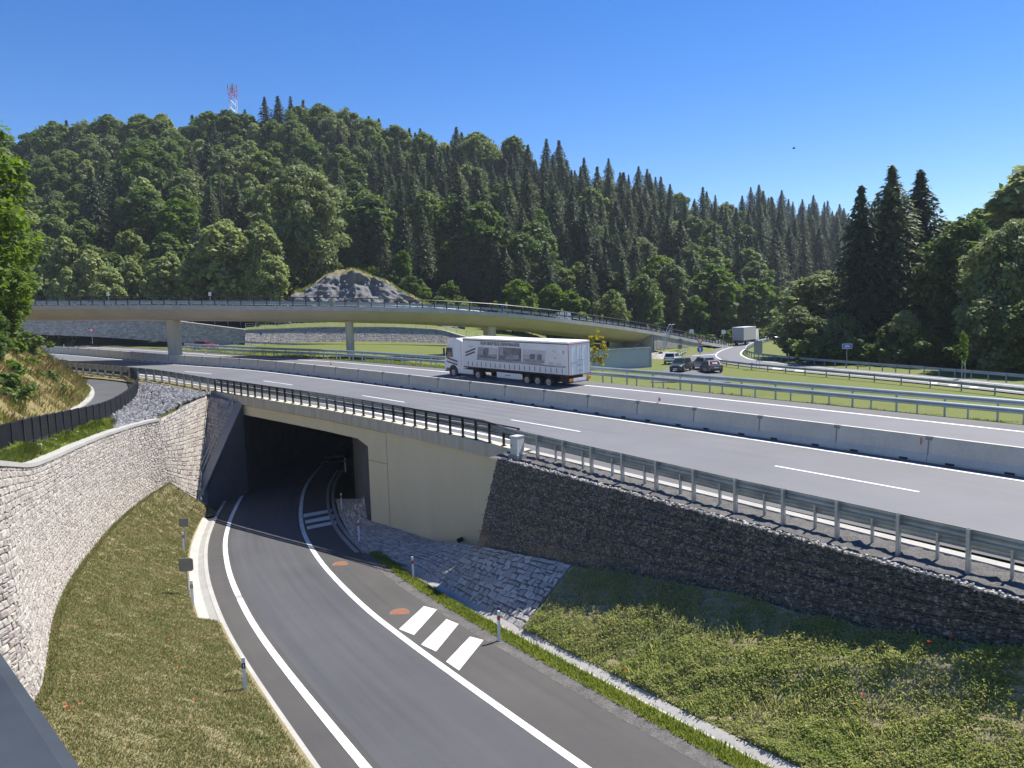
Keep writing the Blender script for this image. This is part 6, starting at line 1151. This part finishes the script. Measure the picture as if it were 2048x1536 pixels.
for x, y, D, h, k, lab in [(80, 808, 58, 2.6, 'shrub0', 'dark rounded shrub on the dry bank behind the snow pole'), (20, 842, 46, 2.4, 'shrub1', 'low shrub on the dry bank just above the black fence'), (62, 770, 64, 2.2, 'brightshrub1', 'small light shrub near the top of the dry bank'), (-10, 800, 50, 3.0, 'brightshrub0', 'light green shrub at the left edge of the dry bank'), (40, 735, 66, 3.2, 'shrub0', 'leafy shrub near the crest of the left bank below the viaduct end'), (15, 770, 58, 3.4, 'brightshrub0', 'bright leafy shrub halfway up the left bank'), (5, 835, 44, 2.6, 'shrub0', 'green shrub low on the left bank at the picture edge'), (88, 742, 72, 1.8, 'brightshrub1', 'small bush on the bank crest beside the far fence end')]:
    tree(k, tuple(at_d(x, y, D)), h, lab, 'shrub', 'shrub', None, 1.0)
# ------------------------------------------------------------------ grass as many small blades
def scatter(lo, up, n, seed, v0=0., v1=1., u0=0., u1=1., bias=None):
    r = np.random.default_rng(seed); A, B = poly_at(np.asarray(lo, float), np.linspace(0, 1, 300)), poly_at(np.asarray(up, float), np.linspace(0, 1, 300)); w = np.linalg.norm(B - A, axis=1); w[1:] *= np.linalg.norm(np.diff((A + B) / 2, axis=0), axis=1); w[0] = 0; k0, k1 = int(u0 * 299), int(u1 * 299); w[:k0] = 0; w[k1 + 1:] = 0
    i = r.choice(300, n, p=w / w.sum()); j = np.minimum(i + 1, 299); f = r.random(n)[:, None]; v = (v0 + (v1 - v0) * r.random(n))[:, None]; a = A[i] * (1 - f) + A[j] * f; b = B[i] * (1 - f) + B[j] * f; return a + (b - a) * v, r
def blades(name, label, lo, up, n, h, w, mat, seed, lean=.5, cat='grass', clump=0., **kw):
    P, r = scatter(lo, up, n, seed, **kw)
    if clump:
        from mathutils import noise
        m = np.array([noise.noise(Vector((p[0] * clump, p[1] * clump, 3.1))) + .6 * noise.noise(Vector((p[0] * clump * 3, p[1] * clump * 3, 7.)))  for p in P]); hh = h * np.clip(.65 + 1.1 * m, .25, 1.7); keep = r.random(len(P)) < np.clip(.7 + 1.2 * m, .12, 1); P, hh = P[keep], hh[keep]
    else: hh = np.full(len(P), h)
    n = len(P); a = r.uniform(0, 6.283, n); L = hh * r.uniform(.5, 1.3, n); t = np.stack([np.cos(a), np.sin(a), 0 * a], 1); s = np.stack([-np.sin(a), np.cos(a), 0 * a], 1); ww = (w * r.uniform(.6, 1.4, n))[:, None]
    tip = P + t * (L * lean * r.uniform(.3, 1.6, n))[:, None]; tip[:, 2] += L; md = (P + tip) / 2; md[:, 2] += L * .12
    V = np.stack([P - s * ww * .5, P + s * ww * .5, md + s * ww * .45, tip, md - s * ww * .45], 1); V[:, :2, 2] -= .02
    o = link(name, quads(name, V, M[mat])); return tag(o, label, cat, None, 'stuff')
def weeds(name, label, lo, up, n, h, leaf, mat, seed, clump=.5, **kw):
    from mathutils import noise
    P, r = scatter(lo, up, n, seed, **kw); m = np.array([noise.noise(Vector((p[0] * clump, p[1] * clump, 1.1))) + .7 * noise.noise(Vector((p[0] * clump * 3.5, p[1] * clump * 3.5, 5.)))  for p in P]); keep = r.random(len(P)) < np.clip(.8 + .8 * m, .3, 1); P, m = P[keep], m[keep]
    n = len(P); z = h * np.clip(.6 + 1.0 * m, .2, 1.8) * r.random(n) ** .8; P = P + np.stack([r.normal(0, .04, n), r.normal(0, .04, n), z], 1); nr = np.stack([r.normal(0, .5, n), r.normal(0, .5, n), np.full(n, .8)], 1)
    o = link(name, quads(name, leaf_quads(P, leaf * r.uniform(.5, 1.5, n), nr, r, 1.9), M[mat])); return tag(o, label, 'weeds', None, 'stuff')
blades('lawn_grass', 'dry mown grass of the lawn between ramp and stone wall', LAWN[0], LAWN[1], 260000, .07, .02, 'blade', 61, .9, clump=0, v0=.02, v1=.99)
blades('lawn_edge_grass', 'greener taller grass along the foot of the stone wall', LAWN[0], LAWN[1], 9000, .12, .02, 'blade', 62, .5, v0=.95, v1=1.0)
weeds('slope_weeds', 'green and dry weeds covering the slope below the gabion', SLOPE[0], SLOPE[1], 260000, .17, .038, 'weed', 63, .7, v0=.01, v1=.99, u1=.62)
blades('slope_grass', 'taller grass stalks on the slope below the gabion', SLOPE[0], SLOPE[1], 14000, .18, .014, 'weed', 64, .5, clump=.6, v0=.01, v1=.99, u1=.62)
blades('verge_grass', 'narrow green grass strip between ramp and right gutter', ramp(7.4, .03, -9, 38.4), ramp(8.03, .05, -9, 38.4), 16000, .12, .02, 'verge', 65, .6)
blades('terrace_grass', 'bright green grass between stone wall and black fence', TER_LO, TER_UP, 36000, .28, .03, 'verge', 66, .6, clump=.5)
blades('bank_grass', 'long dry grass on the bank beside the cycle path', BANK[0] - [.4, 0, 0], BANK[1], 30000, .45, .03, 'hay', 67, .6, clump=.4)
blades('bank_grass', 'long dry grass high on the bank beside the cycle path', BANK[1], BANK[2], 22000, .55, .035, 'hay', 68, .6, clump=.4)
blades('bank_weeds', 'green tufts on the dry bank beside the cycle path', BANK[0] - [.4, 0, 0], BANK[2], 30000, .5, .05, 'verge', 69, .6, clump=.3)
mo = lambda o0, o1, t0, t1: ([np.r_[p[:2], ground(p[0], p[1])] for p in (MP(t, o0) for t in np.linspace(t0, t1, 70))], [np.r_[p[:2], ground(p[0], p[1])] for p in (MP(t, o1) for t in np.linspace(t0, t1, 70))])
a, b = mo(-11.2, -19, 424, 545); blades('far_verge_grass', 'sunlit green grass along the far side of the motorway', a, b, 70000, .22, .05, 'verge', 70, .6, clump=.25)
blades('rock_grass', 'straw coloured grass along the crest of the rock face', ROCK_CREST, ROCK_BACK, 5000, .5, .1, 'verge', 71, .6, clump=.2)
# poppies
PM = MB(); PM.tube([(0, 0, -.05), (.01, 0, .2)], .006, 4); pst = PM.mesh('stem', M['verge'])
PF2 = MB()
for k in range(5): a = 6.283 * k / 5; PF2.add([(0.01, 0, .2), (.01 + .045 * math.cos(a - .6), .045 * math.sin(a - .6), .235), (.01 + .07 * math.cos(a), .07 * math.sin(a), .245), (.01 + .045 * math.cos(a + .6), .045 * math.sin(a + .6), .235)], [(0, 1, 2, 3)])
pfl = PF2.mesh('flower', M['poppy'])
pop = [(130, 1410), (133, 1418), (139, 1423), (148, 1416), (160, 1411), (157, 1217), (196, 1250), (347, 1163), (340, 1192), (402, 1276), (391, 1284), (338, 1282), (424, 1310), (439, 1325), (351, 1309), (353, 1317), (356, 1337), (383, 1337), (442, 1359), (387, 1403), (448, 1400), (462, 1415), (480, 1419), (402, 1443), (345, 1486), (194, 1112), (161, 1129)]
def lawn_at(x, y):
    z = .5; 
    for _ in range(12):
        p = at_z(x, y, z); off, i = near_ramp(p[0], p[1]); d = np.hypot(FOOT[:, 0] - p[0], FOOT[:, 1] - p[1]).min(); f = min(1, max(0, (-off - 1.2) / max(.3, -off - 1.2 + d))); z = float(rz(p[1])) + .02 + (FZ[int(np.hypot(FOOT[:, 0] - p[0], FOOT[:, 1] - p[1]).argmin())] - float(rz(p[1]))) * f
    return at_z(x, y, z)
for x, y in pop:
    root = empty('poppy', 'small red poppy flower scattered on the dry lawn', 'poppy', tuple(lawn_at(x, y + 4)), rnd.uniform(0, 6), 'poppies on the lawn'); s = rnd.uniform(.8, 1.25); s *= .62; root.scale = (s, s, s * .8); link('stem', pst, root); link('flower', pfl, root)
for x, y, lab in ((1863, 1300, 'red poppy at the upper edge of the weedy slope, left one of two'), (1906, 1289, 'red poppy at the upper edge of the weedy slope, right one of two'), (1727, 1402, 'single red poppy in the middle of the weedy slope'), (1252, 1352, 'single red poppy near the pale gutter on the weedy slope')):
    A = np.r_[SLOPE[0]]; B = np.r_[SLOPE[1]]; QA, QB = poly_at(A, np.linspace(0, 1, 160)), poly_at(B, np.linspace(0, 1, 160)); G = (QA[:, None] + (QB - QA)[:, None] * np.linspace(0, 1, 40)[None, :, None]).reshape(-1, 3); pr = np.array([proj(g) for g in G]); k = int(((pr - [x, y + 8]) ** 2).sum(1).argmin())
    root = empty('poppy', lab, 'poppy', tuple(G[k]), 0, 'poppies on the slope'); root.scale = (.8, .8, 1.4); link('stem', pst, root); link('flower', pfl, root)

# thin summer haze over the whole valley
hm = bpy.data.materials.new('thin_haze'); hm.use_nodes = True; hm.node_tree.nodes.clear(); ho = hm.node_tree.nodes.new('ShaderNodeOutputMaterial'); hv = hm.node_tree.nodes.new('ShaderNodeVolumePrincipled')
hv.inputs['Color'].default_value = (.80, .88, 1, 1); hv.inputs['Density'].default_value = .00016; hv.inputs['Anisotropy'].default_value = .1; hm.node_tree.links.new(hv.outputs[0], ho.inputs['Volume'])
mb = MB(); mb.box((0, 1170, 73), (3100, 2520, 159)); tag(mb.build('haze', hm), kind='stuff')
scene.cycles.volume_bounces = 0; scene.cycles.volume_step_rate = 8; scene.cycles.volume_max_steps = 64
